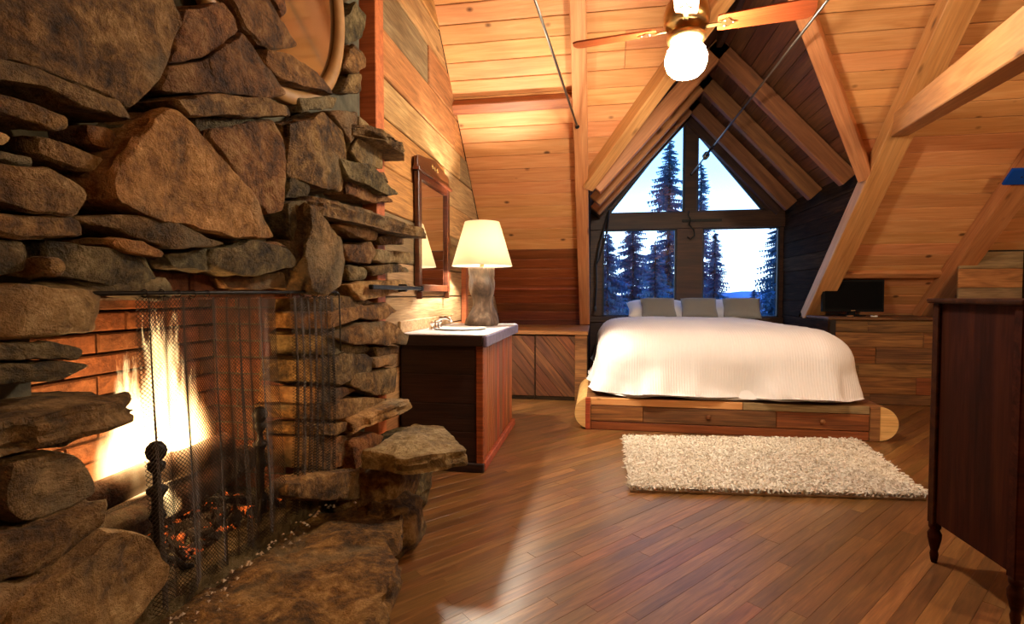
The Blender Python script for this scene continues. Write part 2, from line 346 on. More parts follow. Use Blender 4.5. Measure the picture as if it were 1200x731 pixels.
RUGB = plain('rug_backing', (.45, .38, .27), .95)
def rug_mat():
    m, n, l, bs = newmat('cream_shag_pile'); ge = n.new('ShaderNodeNewGeometry'); r = ramp(n, [(0, (.40, .32, .21)), (.4, (.66, .58, .45)), (1, (.86, .81, .70))]); l.new(ge.outputs['Random Per Island'], r.inputs['Fac']); l.new(r.outputs['Color'], bs.inputs['Base Color']); bs.inputs['Roughness'].default_value = .9; bs.inputs['Sheen Weight'].default_value = .3; return m
RUG = rug_mat()

# ------------------------------------------------------------------ main dimensions
XL, XR = -1.22, 5.6                     # gable walls
TX0, TX1 = -.09, 2.25                   # dormer opening between the trimmers
DX, DZ = 1.08, 3.45                     # dormer ridge
DS = (DZ-2.17)/(DX-TX0)
YW = 6.8                                # window wall
YRIDGE = 1.2
def roofz(Y): return RC-RT*Y
def dz(X): return DZ-DS*abs(X-DX)
FOOTY = (RC-2.17)/RT
sl = math.hypot(1, RT)
RDIR = Vector((0, 1, -RT))/sl           # down the roof
RN = Vector((0, -RT, -1))/sl            # into the room

# ------------------------------------------------------------------ floor
fl = boxo('floor', (XL-.6, XR, -3.6, 6.95, -.12, -.016), DARK_BACK, None, bev=0); tag(fl, 'oak strip floor laid on the diagonal', 'floor', kind='structure')
dv = Vector((1.0685, 1.1924)).normalized(); fM = frame((0, 0, 0), (dv.x, dv.y, 0), (-dv.y, dv.x, 0))
bw = .0575; ind, rest = [], []
rng = random.Random(3)
for r in range(-75, 110):
    y = r*bw; x = -9+rng.uniform(0, .9)
    while x < 9:
        L = rng.uniform(.45, 1.7); p = [(x+.0003, y+.0003), (x+L-.0003, y+.0003), (x+L-.0003, y+bw-.0003), (x+.0003, y+bw-.0003)]
        # clip to the room, in board coordinates (world = dv*x + dn*y)
        for (a, b, c) in ((dv.x, -dv.y, XR), (-dv.x, dv.y, -(XL-.05)), (dv.y, dv.x, 6.9), (-dv.y, -dv.x, 2.2)):
            if p: p = clip(p, a, b, c)
        if len(p) >= 3 and abs(area2(p)) > 2e-4:
            cx = sum(q[0] for q in p)/len(p); cy = sum(q[1] for q in p)/len(p)
            wx, wy = dv.x*cx-dv.y*cy, dv.y*cx+dv.x*cy
            v = Vector((wx, wy, 0))-_c; d = v.dot(_fw); vis = False
            if d > .3:
                px, py = 600+600*v.dot(_rt)/d, 365-600*v.dot(_up)/d
                vis = 380 < px < 1300 and py < 800
                if wx > 1.2 and wx < 2.4 and 1.7 < wy < 2.35: vis = False
                if TX0 < wx < 2.2 and wy > 4.5: vis = False
                if wy > 5.6 or (wx < -.6 and wy > 2.6): vis = False
            (ind if vis else rest).append((d, p))
        x += L
ind.sort(key=lambda q: q[0])
for d, p in ind[:300]: board('plank', OAK, fl, fM, p, t=.015, c=.0004, off=rng.uniform(-.0004, .0004))
batch('plank_field', OAK, fl, fM, [p for d, p in ind[300:]+rest], t=.015, c=.0004)

# ------------------------------------------------------------------ main roof (ceiling)
deckM = frame((0, 0, roofz(0)), (1, 0, 0), (0, 1, -RT))      # local x = X, local y = down-slope, z = out of room?
# make the visible normal point into the room
deckM = frame((0, 0, roofz(0)), (-1, 0, 0), (0, 1, -RT))     # local x = -X ; normal = (-1,0,0)x(0,1,-RT)
assert (deckM.to_3x3() @ Vector((0, 0, 1))).dot(RN) > .9
pitchY = .102
def row_polys(y0, y1, x0, x1):
    """clip X-range against the dormer opening; polygons in (X, Y)"""
    out = []; yc = .5*(y0+y1)
    q = [(x0, y0), (x1, y0), (x1, y1), (x0, y1)]
    half = lambda Y: (DZ-roofz(Y))/DS
    if half(y1) <= 0: return [q]
    if yc > FOOTY:
        for (a, b, c) in ((1, 0, TX0-.02), (-1, 0, -(TX1+.02))):
            p = clip(q, a, b, c)
            if p: out.append(p)
    else:
        k = RT/DS                                              # half = (DZ-RC+RT*Y)/DS
        p = clip(q, 1, k, DX-(DZ-RC)/DS)
        if p: out.append(p)
        p = clip(q, -1, k, -DX-(DZ-RC)/DS)
        if p: out.append(p)
    return out
def to_local(p): return [(-a, b*sl) for a, b in p]
deckV, deckF = [], []
ceil_polys = []
y = 6.42
rows = []
while y > YRIDGE:
    rows.append((max(y-pitchY, YRIDGE), y)); y -= pitchY
deck_polys = []
for (y0, y1) in rows:
    deck_polys += [to_local(p) for p in row_polys(y0-.002, y1+.002, XL-.6, XR+.1)]
V, Fc = [], []
for p in deck_polys:
    v, f = prism(p, .04, .0001, -.020); b = len(V); V += v; Fc += [tuple(i+b for i in q) for q in f]
ceil = mesh('ceiling', V, Fc, NIGHT); ceil.matrix_local = deckM
tag(ceil, 'sloping knotty pine plank ceiling falling towards the window side', 'ceiling', kind='structure')
rr = random.Random(11); far = []
I4 = Matrix.Identity(4)
for (y0, y1) in rows:
    joints = [XL]
    if y0 > 3.35: joints += [rr.choice([.2, .5, .9, 1.5]), 3.46, XR]
    else: joints += [rr.uniform(.3, 1.5), rr.uniform(2.6, 3.8), XR]
    for a, b in zip(joints, joints[1:]):
        for p in row_polys(y0+.0016, y1-.0016, a+.001, b-.001):
            q = to_local(p)
            if y0 > 3.35:
                red = (max(v[0] for v in p) < .2 and .5*(y0+y1) > 5.47)
                board('plank', PINE_RED if red else PINE, ceil, I4, q, t=.02, c=.004, off=rr.uniform(-.002, .002))
            else: far.append(q)
batch('plank_field', PINE, ceil, I4, far, t=.02, c=.003)
# the other slope, behind the viewer
zr = roofz(YRIDGE)
M2 = frame((0, YRIDGE, zr), (1, 0, 0), (0, -1, -RT))
assert (M2.to_3x3() @ Vector((0, 0, 1))).z < 0
o = mesh('ceiling_behind', *prism([(XL-.6, 0), (XR+.1, 0), (XR+.1, 4.9*sl), (XL-.6, 4.9*sl)], .04, .0001, -.02), NIGHT); o.matrix_local = M2; tag(o, 'second pine plank slope behind the viewer', 'ceiling', kind='structure')
pl = []
s = 0
while s < 4.8*sl: pl += [[(XL-.6, s+.001), (2.1, s+.001), (2.1, s+.14), (XL-.6, s+.14)], [(2.102, s+.001), (XR, s+.001), (XR, s+.14), (2.102, s+.14)]]; s += .142
batch('plank_field', PINE, o, I4, pl, t=.02, c=.003)

# ------------------------------------------------------------------ gable wall at left with weathered boards
wM = frame((XL, 0, 0), (0, 1, 0), (0, 0, 1))                  # normal (+X)
wl_o = mesh('wall_left', *prism([(2.5, 0), (6.45, 0), (6.45, .66), (2.5, roofz(2.5)+.02)], .06, .0001, -.026), NIGHT); wl_o.matrix_local = wM
tag(wl_o, 'weathered barn board wall behind the lamp and mirror', 'wall', kind='structure')
rr = random.Random(5); z = 0.0
while z < zr:
    h = rr.uniform(.20, .29) if z > .8 else .21
    y0 = 2.5
    cuts = [y0]
    while cuts[-1] < 6.4: cuts.append(cuts[-1]+rr.uniform(1.1, 2.6))
    for a, b in zip(cuts, cuts[1:]):
        p = [(a+.002, z+.0035), (b-.002, z+.0035), (b-.002, z+h-.0035), (a+.002, z+h-.0035)]
        p = clip(p, RT, 1, RC+.01)                            # under the roof
        if p: p = clip(p, 1, 0, 6.42)
        if p and len(p) > 2: board('plank', WEATHER, wl_o, I4, p, t=.022, c=.006, off=rr.uniform(-.006, .006))
    z += h
# the same gable wall behind the viewer
o = mesh('wall_left_behind', *prism([(-3.6, 0), (.04, 0), (.04, 4.62), (-3.6, 1.2)], .06, .0001, -.02), WEATHER); o.matrix_local = wM; tag(o, 'barn board wall beside the viewer', 'wall', kind='structure')
wr = boxo('wall_right', (XR, XR+.08, -3.6, 6.5, 0, 5.9), WEATHER, None, bev=0); tag(wr, 'barn board gable wall out of view', 'wall', kind='structure')
wrp = []
for k in range(24):
    z_ = k*.235; b_ = -3.5; 
    while b_ < 6.3:
        e_ = b_+random.uniform(1.2, 2.6); wrp.append([(-e_+.002, z_+.003), (-b_-.002, z_+.003), (-b_-.002, z_+.232), (-e_+.002, z_+.232)]); b_ = e_
batch('plank_field', WEATHER, wr, frame((XR-.002, 0, 0), (0, -1, 0), (0, 0, 1)), wrp, t=.02, c=.004)
wf = boxo('wall_front', (XL-.6, XR, -3.68, -3.6, 0, 1.3), WEATHER, None, bev=0); tag(wf, 'low knee wall behind the viewer', 'wall', kind='structure')

# ------------------------------------------------------------------ dormer: roof slopes, cheeks, gable wall, windows
dl = DX-TX0; dlen = math.hypot(dl, DZ-2.17)
for side in (-1, 1):
    ey = Vector((side*dl, 0, -(DZ-2.17)))                      # from ridge down
    ex = Vector((0, side*1.0, 0))                              # normal = ex x ey must point down
    M = frame((DX, 0, DZ), ex, ey)
    nrm = M.to_3x3() @ Vector((0, 0, 1)); assert nrm.z < 0, nrm
    # local x = side*Y ; local y = s down the slope ; valley: Y >= (RC - (DZ - s*cosz))/RT
    kz = (DZ-2.17)/dlen
    def vclip(p):                                              # side*x >= (RC-DZ+kz*s)/RT
        return clip(p, -side, kz/RT, -(RC-DZ)/RT)
    def rect(s0, s1, Y0, Y1):
        xs = sorted((side*Y0, side*Y1)); return [(xs[0], s0), (xs[1], s0), (xs[1], s1), (xs[0], s1)]
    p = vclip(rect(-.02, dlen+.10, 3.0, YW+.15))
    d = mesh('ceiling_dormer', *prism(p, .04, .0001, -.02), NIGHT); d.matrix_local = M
    tag(d, 'dormer roof slope of dark planks %s the fan' % ('behind' if side < 0 else 'over the bed beyond'), 'ceiling', kind='structure')
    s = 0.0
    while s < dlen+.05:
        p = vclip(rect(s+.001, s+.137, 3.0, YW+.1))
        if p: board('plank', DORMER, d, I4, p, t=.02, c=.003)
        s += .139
    # common rafters below the planks
    for Y in (5.02, 5.72, 6.38, 6.72):
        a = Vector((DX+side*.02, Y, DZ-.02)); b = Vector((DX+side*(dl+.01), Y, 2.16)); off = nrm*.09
        bb = beam('roof_beam', a+off, b+off, .085, .15, nrm, (BEAM if side < 0 else DARK_RAFTER) if Y < 6.6 else FRAME_D)
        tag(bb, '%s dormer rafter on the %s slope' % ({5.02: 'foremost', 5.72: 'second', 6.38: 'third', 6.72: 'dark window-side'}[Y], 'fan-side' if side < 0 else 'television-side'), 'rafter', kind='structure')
    # valley rafter where dormer meets the main roof
    a = Vector((DX, (RC-DZ)/RT, DZ)); b = Vector((TX0 if side < 0 else TX1, FOOTY, 2.17)); dn = Vector((0, -.35, -1)).normalized()
    bb = beam('roof_beam', a+dn*.06, b+dn*.05+(b-a).normalized()*.03, .11, .15, dn, BEAM)
    tag(bb, 'valley rafter meeting the %s trimmer' % ('narrow lamp-side' if side < 0 else 'wide cracked'), 'rafter', kind='structure')
rb = beam('roof_beam', (DX, 3.6, DZ-.06), (DX, YW, DZ-.06), .05, .14, (0, 0, 1), FRAME_D); tag(rb, 'dormer ridge board above the window apex', 'rafter', kind='structure')
# cheeks
for side, X, ysh, zsh in ((-1, TX0, 5.2, .70), (1, TX1, 5.5, .83)):
    M = frame((X, 0, 0), (0, side*-1.0, 0), (0, 0, 1)); nrm = M.to_3x3() @ Vector((0, 0, 1)); assert nrm.x*side < 0
    def reg(p):
        return clip(p, RT*side, -1, -RC) if False else p
    def P(y0, y1, z0, z1):
        xs = sorted((-side*y0, -side*y1)); return [(xs[0], z0), (xs[1], z0), (xs[1], z1), (xs[0], z1)]
    full = [P(ysh, YW+.1, 0, zsh), clip(P(4.5, YW+.1, zsh, 2.3), side*RT, -1, -RC)]
    V, Fc = [], []
    for p in full:
        v, f = prism(p, .05, .0001, -.022); b = len(V); V += v; Fc += [tuple(i+b for i in q) for q in f]
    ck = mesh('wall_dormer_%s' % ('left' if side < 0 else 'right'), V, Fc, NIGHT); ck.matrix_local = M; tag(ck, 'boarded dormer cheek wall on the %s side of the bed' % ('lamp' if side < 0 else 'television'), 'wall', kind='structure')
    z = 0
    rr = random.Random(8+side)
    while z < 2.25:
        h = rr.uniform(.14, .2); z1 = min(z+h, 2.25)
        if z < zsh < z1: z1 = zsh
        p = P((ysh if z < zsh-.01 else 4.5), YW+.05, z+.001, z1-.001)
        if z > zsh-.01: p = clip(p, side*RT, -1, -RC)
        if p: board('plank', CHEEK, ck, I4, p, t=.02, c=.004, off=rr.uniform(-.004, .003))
        z = z1
# gable wall around the windows, made of timbers
WC = 1.14
gw = boxo('wall_back', (TX0-.06, TX1+.06, YW-.02, YW+.08, 0, .72), FRAME_D, None, bev=.003); tag(gw, 'dark timber gable wall around the triangular windows', 'wall', kind='structure')
gM = frame((0, YW-.03, 0), (1, 0, 0), (0, 0, 1))              # normal -Y
def gb(name, poly, t=.1, off=0.0, m=FRAME_D): return board(name, m, gw, gM, poly, t=t, c=.006, off=off)
gb('sill_board', [(TX0-.02, .72), (TX1+.02, .72), (TX1+.02, .80), (TX0-.02, .80)], off=.03)
gb('post', [(TX0-.02, .80), (.065, .80), (.065, 1.92), (TX0-.02, 1.92)])
gb('post', [(2.205, .80), (TX1+.02, .80), (TX1+.02, 1.92), (2.205, 1.92)])
gb('post', [(.985, .80), (1.30, .80), (1.30, 1.92), (.985, 1.92)], off=.02)
gb('crossbar', [(TX0-.02, 1.91), (TX1+.02, 1.91), (TX1+.02, 2.115), (TX0-.02, 2.115)], off=.045)
gb('upper_post', [(1.075, 2.11), (1.225, 2.11), (1.225, 3.36), (1.15, 3.44), (1.075, 3.40)], off=.03)
gb('rake_board', [(TX0-.02, 2.11), (.13, 2.11), (1.08, 3.30), (1.08, 3.48), (TX0-.02, 2.20)])
gb('rake_board', [(2.03, 2.11), (TX1+.02, 2.11), (TX1+.02, 2.20), (1.22, 3.40), (1.22, 3.12)])
panes = [([(.06, .79), (.99, .79), (.99, 1.92), (.06, 1.92)], 'lower window pane beside the lamp-side cheek'), ([(1.295, .79), (2.21, .79), (2.21, 1.92), (1.295, 1.92)], 'lower window pane beside the television-side cheek'),
         ([(.12, 2.11), (1.08, 2.11), (1.08, 3.32)], 'taller triangular window pane'), ([(1.22, 2.11), (2.04, 2.11), (1.22, 3.13)], 'shorter triangular window pane')]
for i, (p, lab) in enumerate(panes):
    o = board('window_%d' % (i+1), GLASS, None, frame((0, YW+.02, 0), (1, 0, 0), (0, 0, 1)), p, t=.006, c=.0005); tag(o, lab, 'window', kind='structure')
    # thin sash bars
    for a, b in zip(p, p[1:]+p[:1]):
        a3, b3 = Vector((a[0], YW-.005, a[1])), Vector((b[0], YW-.005, b[1])); c3 = Vector((sum(q[0] for q in p)/len(p), YW-.005, sum(q[1] for q in p)/len(p)))
        d = (b3-a3).normalized(); nn = d.cross(Vector((0, 1, 0))); nn *= (1 if nn.dot(c3-a3) > 0 else -1)
        sb = beam('sash_bar', a3+nn*.012, b3+nn*.012, .05, .024, nn, STRAP, None, bev=.002)
        dd_ = (b3-a3); mw = frame((a3+b3)/2+nn*.012, dd_, nn.cross(dd_)); cx_, cy_ = sum(q[0] for q in p)/len(p), sum(q[1] for q in p)/len(p)
        om = frame((0, YW+.02, 0), (1, 0, 0), (0, 0, 1)) @ Matrix.Translation((cx_, cy_, 0)); sb.parent = o; sb.matrix_local = om.inverted() @ mw

# ------------------------------------------------------------------ rafters lying on the main roof
def trimmer(x0, x1, d, ytop, ybot, lab, w_mat=BEAM):
    xc = (x0+x1)/2; a = Vector((xc, ytop, roofz(ytop)))+RN*d/2; b = Vector((xc, ybot, roofz(ybot)))+RN*d/2
    o = beam('roof_beam', a, b, x1-x0, d, RN, w_mat); return tag(o, lab, 'rafter', kind='structure')
trimmer(-.21, -.09, .10, 2.0, 6.30, 'narrow trimmer rafter running down beside the lamp wall ceiling')
trimmer(2.25, 2.45, .13, 2.0, 6.20, 'broad trimmer rafter running down beside the television')
trimmer(3.37, 3.56, .13, 2.0, 6.20, 'broad rafter crossing the pine ceiling above the dresser')
trimmer(4.5, 4.69, .13, 2.0, 5.6, 'broad rafter beyond the frame edge')
def purlin(x0, x1, yc, w, d, lab, m=BEAM):
    o = beam('roof_beam', Vector((x0, yc, roofz(yc)))+RN*d/2, Vector((x1, yc, roofz(yc)))+RN*d/2, w, d, RN, m); return tag(o, lab, 'purlin', kind='structure')
purlin(XL, -.21, 4.32, .09, .10, 'dark purlin between the barn board wall and narrow trimmer', PINE_RED)
purlin(2.44, 3.46, 5.77, .07, .05, 'thin batten on the pine ceiling above the television', BEAM)
purlin(XL, -.21, 5.93, .03, .02, 'thin ledge on the red stained planks', PINE_RED)
tb = beam('roof_beam', (2.42, 4.74, 2.45), (1.36, 1.55, 1.93), .13, .17, (0, 0, 1), BEAM); tag(tb, 'heavy brace beam reaching from the broad trimmer towards the viewer', 'beam', kind='structure')
hr = empty('hanger_rod', (1.44, 1.80, 2.03)); tag(hr, 'slim iron hanger rod carrying the free end of the brace beam', 'rod')
tubeo('rod', [(0, 0, .02), (0, 0, roofz(1.80)-2.03-.02)], .010, IRON, hr, 8); boxo('stirrup', (-.085, .085, -.03, .03, .02, .035), IRON, hr, bev=.003)
# wall post beside the chimney
po = boxo('wall_post', (XL-.02, -1.12, 2.50, 2.60, 0, 4.45), wood('post_red', [srgb(140, 72, 34), srgb(170, 92, 46), srgb(186, 110, 60)], knots=.3, fine=.2), None, bev=.004); tag(po, 'red-brown upright post between chimney and barn board wall', 'post', kind='structure')

# ------------------------------------------------------------------ knee walls and shelves on both sides of the dormer
kw = boxo('wall_knee_right', (TX1, XR, 5.55, 5.6, 0, .83), NIGHT, None, bev=0); tag(kw, 'low knee wall of weathered boards beside the bed', 'wall', kind='structure')
kM = frame((0, 5.53, 0), (1, 0, 0), (0, 0, 1)); rr = random.Random(21); z = 0
for h in (.10, .17, .13, .16, .15, .12):
    cuts = [TX1+.01, 2.9+rr.uniform(-.35, .3), 3.42+rr.uniform(.2, 1), XR]
    for a, b in zip(cuts, cuts[1:]): board('plank', WEATHER_D, kw, kM, [(a+.001, z+.001), (b-.001, z+.001), (b-.001, z+h-.001), (a+.001, z+h-.001)], t=.02, c=.004, off=rr.uniform(-.004, .004))
    z += h
ks = boxo('trim_1', (TX1+.005, 3.45, 5.5, 6.20, .83, .855), WEATHER_D, None, bev=.004); tag(ks, 'shelf board on top of the knee wall under the television', 'shelf', kind='structure')
ku = boxo('wall_knee_upper', (3.45, XR, 5.55, 5.58, .83, 1.50), NIGHT, None, bev=0); tag(ku, 'upper knee wall boards showing above the dresser', 'wall', kind='structure')
z = .835
for h in (.15, .16, .18, .16):
    z1 = min(z+h, 1.54)
    for a, b in ((3.40, 3.96), (3.96, XR)): board('plank', WEATHER, ku, kM, [(a+.001, z+.001), (b-.001, z+.001), (b-.001, z1-.001), (a+.001, z1-.001)], t=.02, c=.004)
    z = z1
cv = boxo('corner_post', (3.93, 4.02, 5.48, 5.53, .83, 1.5), CHEEK, None, bev=.004); tag(cv, 'dark upright board on the upper knee wall above the dresser', 'post', kind='structure')

ut = boxo('trim_2', (XL+.004, XL+.05, 4.50, 4.57, .72, 1.42), PINE_RED, None, bev=.004); tag(ut, 'red-brown upright board on the wall behind the lamp', 'trim', kind='structure')
DOORW = wood('dark_chevron_boards', [srgb(64, 36, 18), srgb(98, 60, 32), srgb(122, 82, 48)], tints=[(0, (1, .9, .8)), (.5, (1.1, .85, .6)), (1, (.8, .8, .75))], knots=.5, var=.25, fine=.4, bump=.4)
# low cupboard on the lamp side
cb = empty('knee_wall_cupboard', (XL, 5.2, 0)); tag(cb, 'low built-in cupboard with chevron plank doors behind the lamp', 'cupboard')
def loc(o, e): o.location = Vector(o.location)-Vector(e.location); return o
boxo('body', (.0, 1.12, .03, 1.0, 0, .665), CHEEK, cb, bev=.003)
boxo('top', (.0, 1.13, -.02, 1.05, .672, .71), WEATHER, cb, bev=.005)
cM = frame((0, .012, 0), (1, 0, 0), (0, 0, 1))
for (x0, x1, ang) in ((.30, .585, -1), (.60, 1.00, -1)):
    dr = boxo('door', (x0, x1, .012, .03, .04, .655), DARK_BACK, cb, bev=0)
    c = (x0+x1)/2; k = -1.2
    while k < 1.2:
        # strips at about 50 degrees
        ux, uy = .64, .77*ang
        q = [(c-ux*1+(-uy)*k, .35-uy*1+ux*k), (c+ux+(-uy)*k, .35+uy+ux*k), (c+ux+(-uy)*(k+.104), .35+uy+ux*(k+.104)), (c-ux+(-uy)*(k+.104), .35-uy+ux*(k+.104))]
        for a, b, cc in ((1, 0, x1), (-1, 0, -x0), (0, 1, .655), (0, -1, -.04)):
            if q: q = clip(q, a, b, cc)
        if q and len(q) > 2 and abs(area2(q)) > .0008:
            fM2 = frame((0, .0, 0), (ux, 0, uy), (-uy, 0, ux))
            q2 = [(p[0]*ux+p[1]*uy, -p[0]*uy+p[1]*ux) for p in q]
            board('plank', DOORW, dr, fM2, q2, t=.012, c=.003)
        k += .107
boxo('stile', (.585, .60, -.004, .03, .0, .665), CHEEK, cb, bev=.002)
boxo('stile', (1.0, 1.12, -.006, .03, .0, .665), WEATHER_D, cb, bev=.003)
boxo('rail', (.0, 1.12, .008, .03, .0, .038), CHEEK, cb, bev=.002)

# ------------------------------------------------------------------ fireplace
fp = empty('fireplace', (0, 0, 0)); tag(fp, 'massive rough fieldstone fireplace and chimney with raised hearth', 'fireplace')
XF = -1.13                                                      # general face of the stonework
OY0, OY1, OZ0, OZ1 = .93, 1.99, .22, 1.10                       # fire opening
XB = -1.68                                                      # back of the firebox
bm = bmesh.new()
bbox(bm, XB-.25, XF-.07, .05, OY0-.02, 0, 2.5)
bbox(bm, XB-.25, XF-.07, OY1+.04, 2.50, 0, 1.98)
bbox(bm, XB-.25, XF-.07, OY0-.02, OY1+.04, OZ1+.03, 2.5)
bbox(bm, XB-.25, XF-.07, OY1+.04, 2.48, 1.98, 2.5)
bbox(bm, XB-.25, XF-.07, .05, 2.48, 2.5, 4.42)
bbox(bm, XB-.25, XF-.07, .05, 1.2, 4.42, 4.6)
bbox(bm, XB-.25, XB-.10, OY0-.02, OY1+.04, 0, OZ1+.03)
bbox(bm, XB-.10, XF-.02, OY0-.02, OY1+.04, 0, OZ0-.012)
frombm('mortar_core', bm, MORTAR, fp)
# firebox bricks: back wall and both cheeks, running bond
bu = {}
def brick(mat, M, w, h, t=.06):
    key = (round(w, 3), round(h, 3))
    if key not in bu:
        v, f = prism([(0, 0), (w, 0), (w, h), (0, h)], t, .006); me = bpy.data.meshes.new('brick'); me.from_pydata(v, [], f); me.materials.append(mat); bu[key] = me
    o = link('brick', bu[key], None, fp); o.matrix_local = M; return o
rr = random.Random(4)
BH = .073
def brick_wall(O, ex, length, zmax, skew=0.0):
    r = 0; z = OZ0
    while z < zmax:
        x = 0.0; first = True
        while x < length-.02:
            w = .115 if (r % 2 and first) else .23
            w = min(w, length-x); first = False
            ey = (0, 0, 1)
            M = frame(Vector(O)+Vector(ex).normalized()*(x+.004)+Vector((0, 0, z+.004)), ex, ey)
            M = M @ Matrix.Translation((0, 0, rr.uniform(-.004, .004)))
            brick(BRICK, M, w-.008, BH-.008)
            x += w
        z += BH; r += 1
brick_wall((XB, OY0-.02, 0), (0, 1, 0), OY1-OY0+.06, OZ1)          # back wall, faces +X
brick_wall((XB-.01, OY1+.03, 0), (1, 0, 0), XF-XB-.04, OZ1)        # far cheek, faces the viewer (-Y)
# brick lintel course
for k in range(6):
    M = frame(Vector((XF-.06, 1.02+k*.165, OZ1-.035)), (0, 1, 0), (0, 0, 1)); brick(BRICK, M, .155, .08, .1)

def rockmesh(name, outline, front, thick, mat, M, amp=.014, rings=None, dome=.02, seed=0, jag=.012, bev=.03):
    """irregular stone: outline (local xy), front at +z"""
    rg = random.Random(seed)
    pts = []
    n = len(outline); per = sum((Vector(outline[i])-Vector(outline[(i+1) % n])).length for i in range(n))
    step = max(.011, per/100)
    for i in range(n):
        a, b = Vector(outline[i]), Vector(outline[(i+1) % n]); k = max(1, int((b-a).length/step))
        for j in range(k):
            pts.append(a+(b-a)*(j/k))
    # soften corners and roughen the outline
    N = len(pts); sm = [(pts[i-1]+pts[i]*2+pts[(i+1) % N])/4 for i in range(N)]
    cx = Vector((sum(p.x for p in sm)/N, sum(p.y for p in sm)/N))
    sd = Vector((rg.uniform(-50, 50), rg.uniform(-50, 50), rg.uniform(-50, 50)))
    out = []
    for p in sm:
        q = noise.noise_vector(Vector((p.x*9, p.y*9, 0))+sd)*jag + noise.noise_vector(Vector((p.x*30, p.y*30, 0))+sd)*jag*.45
        out.append(p+Vector((q.x, q.y)))
    size = math.sqrt(max(1e-5, abs(area2([(p.x, p.y) for p in out]))))
    R = rings or max(5, min(16, int(size/.018)+3))
    thin = min(.6, bev/max(size, .02)*1.2)
    ys = [p.y for p in out]; xs = [p.x for p in out]; flat_ = (max(xs)-min(xs))/max(.01, max(ys)-min(ys))
    front_ = -min(thick*.6, .10)
    lv = [(1.0, -thick, 0), (1.0, -thick*.82, 1), (1.0, -thick*.66, 1), (1.0, min(front_*1.2, -thick*.5), 1), (1.0, front_*.8, 1), (1.0, front_*.55, 1), (1.0, front_*.32, 1), (.998, -bev*.7, .7), (1-thin*.35, -bev*.10, .4), (1-thin*.7, 0, .0)]
    s0 = 1-thin*.7
    for k in range(1, R): lv.append((s0*(1-k/R), 0.0, 0))
    # broken faces: the front is the lower envelope of a few tilted planes
    planes = []
    ext = [max(abs(p.x-cx.x) for p in out), max(abs(p.y-cx.y) for p in out)]
    for k in range(rg.choice((3, 4, 5))):
        a = rg.uniform(0, 6.283); gx, gy = math.cos(a), math.sin(a)
        reach = abs(gx)*ext[0]+abs(gy)*ext[1]; sl_ = rg.uniform(.12, .38)*min(1.0, .10/max(reach, .03)+.25)
        planes.append((gx*sl_, gy*sl_, sl_*reach*rg.uniform(.25, .65)))
    v, f = [], []
    for li, (s, h, sj) in enumerate(lv):
        for p in out:
            q = cx+(p-cx)*s
            if sj:                                             # broken, layered edges
                u = (p-cx).normalized(); k = noise.noise(Vector((p.x*11, p.y*11, h*42))+sd)
                k2 = noise.cell(Vector((p.x*9, p.y*9, h*60))+sd)-.5
                q = q+u*sj*(jag*.7*k+jag*.6*k2)
            z = h
            if h > -thick*.9:
                face = 1.0 if h > -bev*.8 else .3
                w3 = Vector((q.x, q.y, 0))+sd
                nn = noise.fractal(w3*5.0, 1.0, 2.0, 5)
                env = min([0.0]+[c_-gx*(q.x-cx.x)-gy*(q.y-cx.y) for gx, gy, c_ in planes])
                chip = noise.noise(w3*9); chip = -.5*amp*max(0, min(1, (chip-.18)*6))
                z += face*(env + amp*(nn*.75+.22*noise.noise(w3*31)) + chip + .004*(1-s*s))
            v.append((q.x, q.y, z))
    N = len(out)
    v.append((cx.x, cx.y, v[-N][2])); L = len(lv)
    for r in range(L-1):
        for i in range(N):
            j = (i+1) % N; f.append((r*N+i, r*N+j, (r+1)*N+j, (r+1)*N+i))
    for i in range(N): f.append(((L-1)*N+i, (L-1)*N+(i+1) % N, len(v)-1))
    f.append(tuple(range(N))[::-1])
    o = mesh(name, v, f, mat, fp, smooth=True); o.matrix_local = M
    o.data.set_sharp_from_angle(angle=math.radians(28))
    return o
sid = 0
def face_stone(px, proud, mat, thick=.22, amp=.014, dome=.018, bev=.03, jag=.010):
    """a stone of the chimney face; its front stands at XF+proud"""
    global sid; sid += 1
    X = XF+proud
    w = [onX(a, b, X) for a, b in px]
    c = sum(w, Vector())/len(w)
    M = frame((X, c.y, c.z), (0, 1, 0), (0, 0, 1))
    ol = [(p.y-c.y, p.z-c.z) for p in w]
    if area2(ol) < 0: ol = ol[::-1]
    return rockmesh('stone', ol, 0, thick+proud, mat, M, amp, None, dome, sid*13, jag, bev)
A, B, T, G = STONE, STONE_R, STONE_T, STONE_G
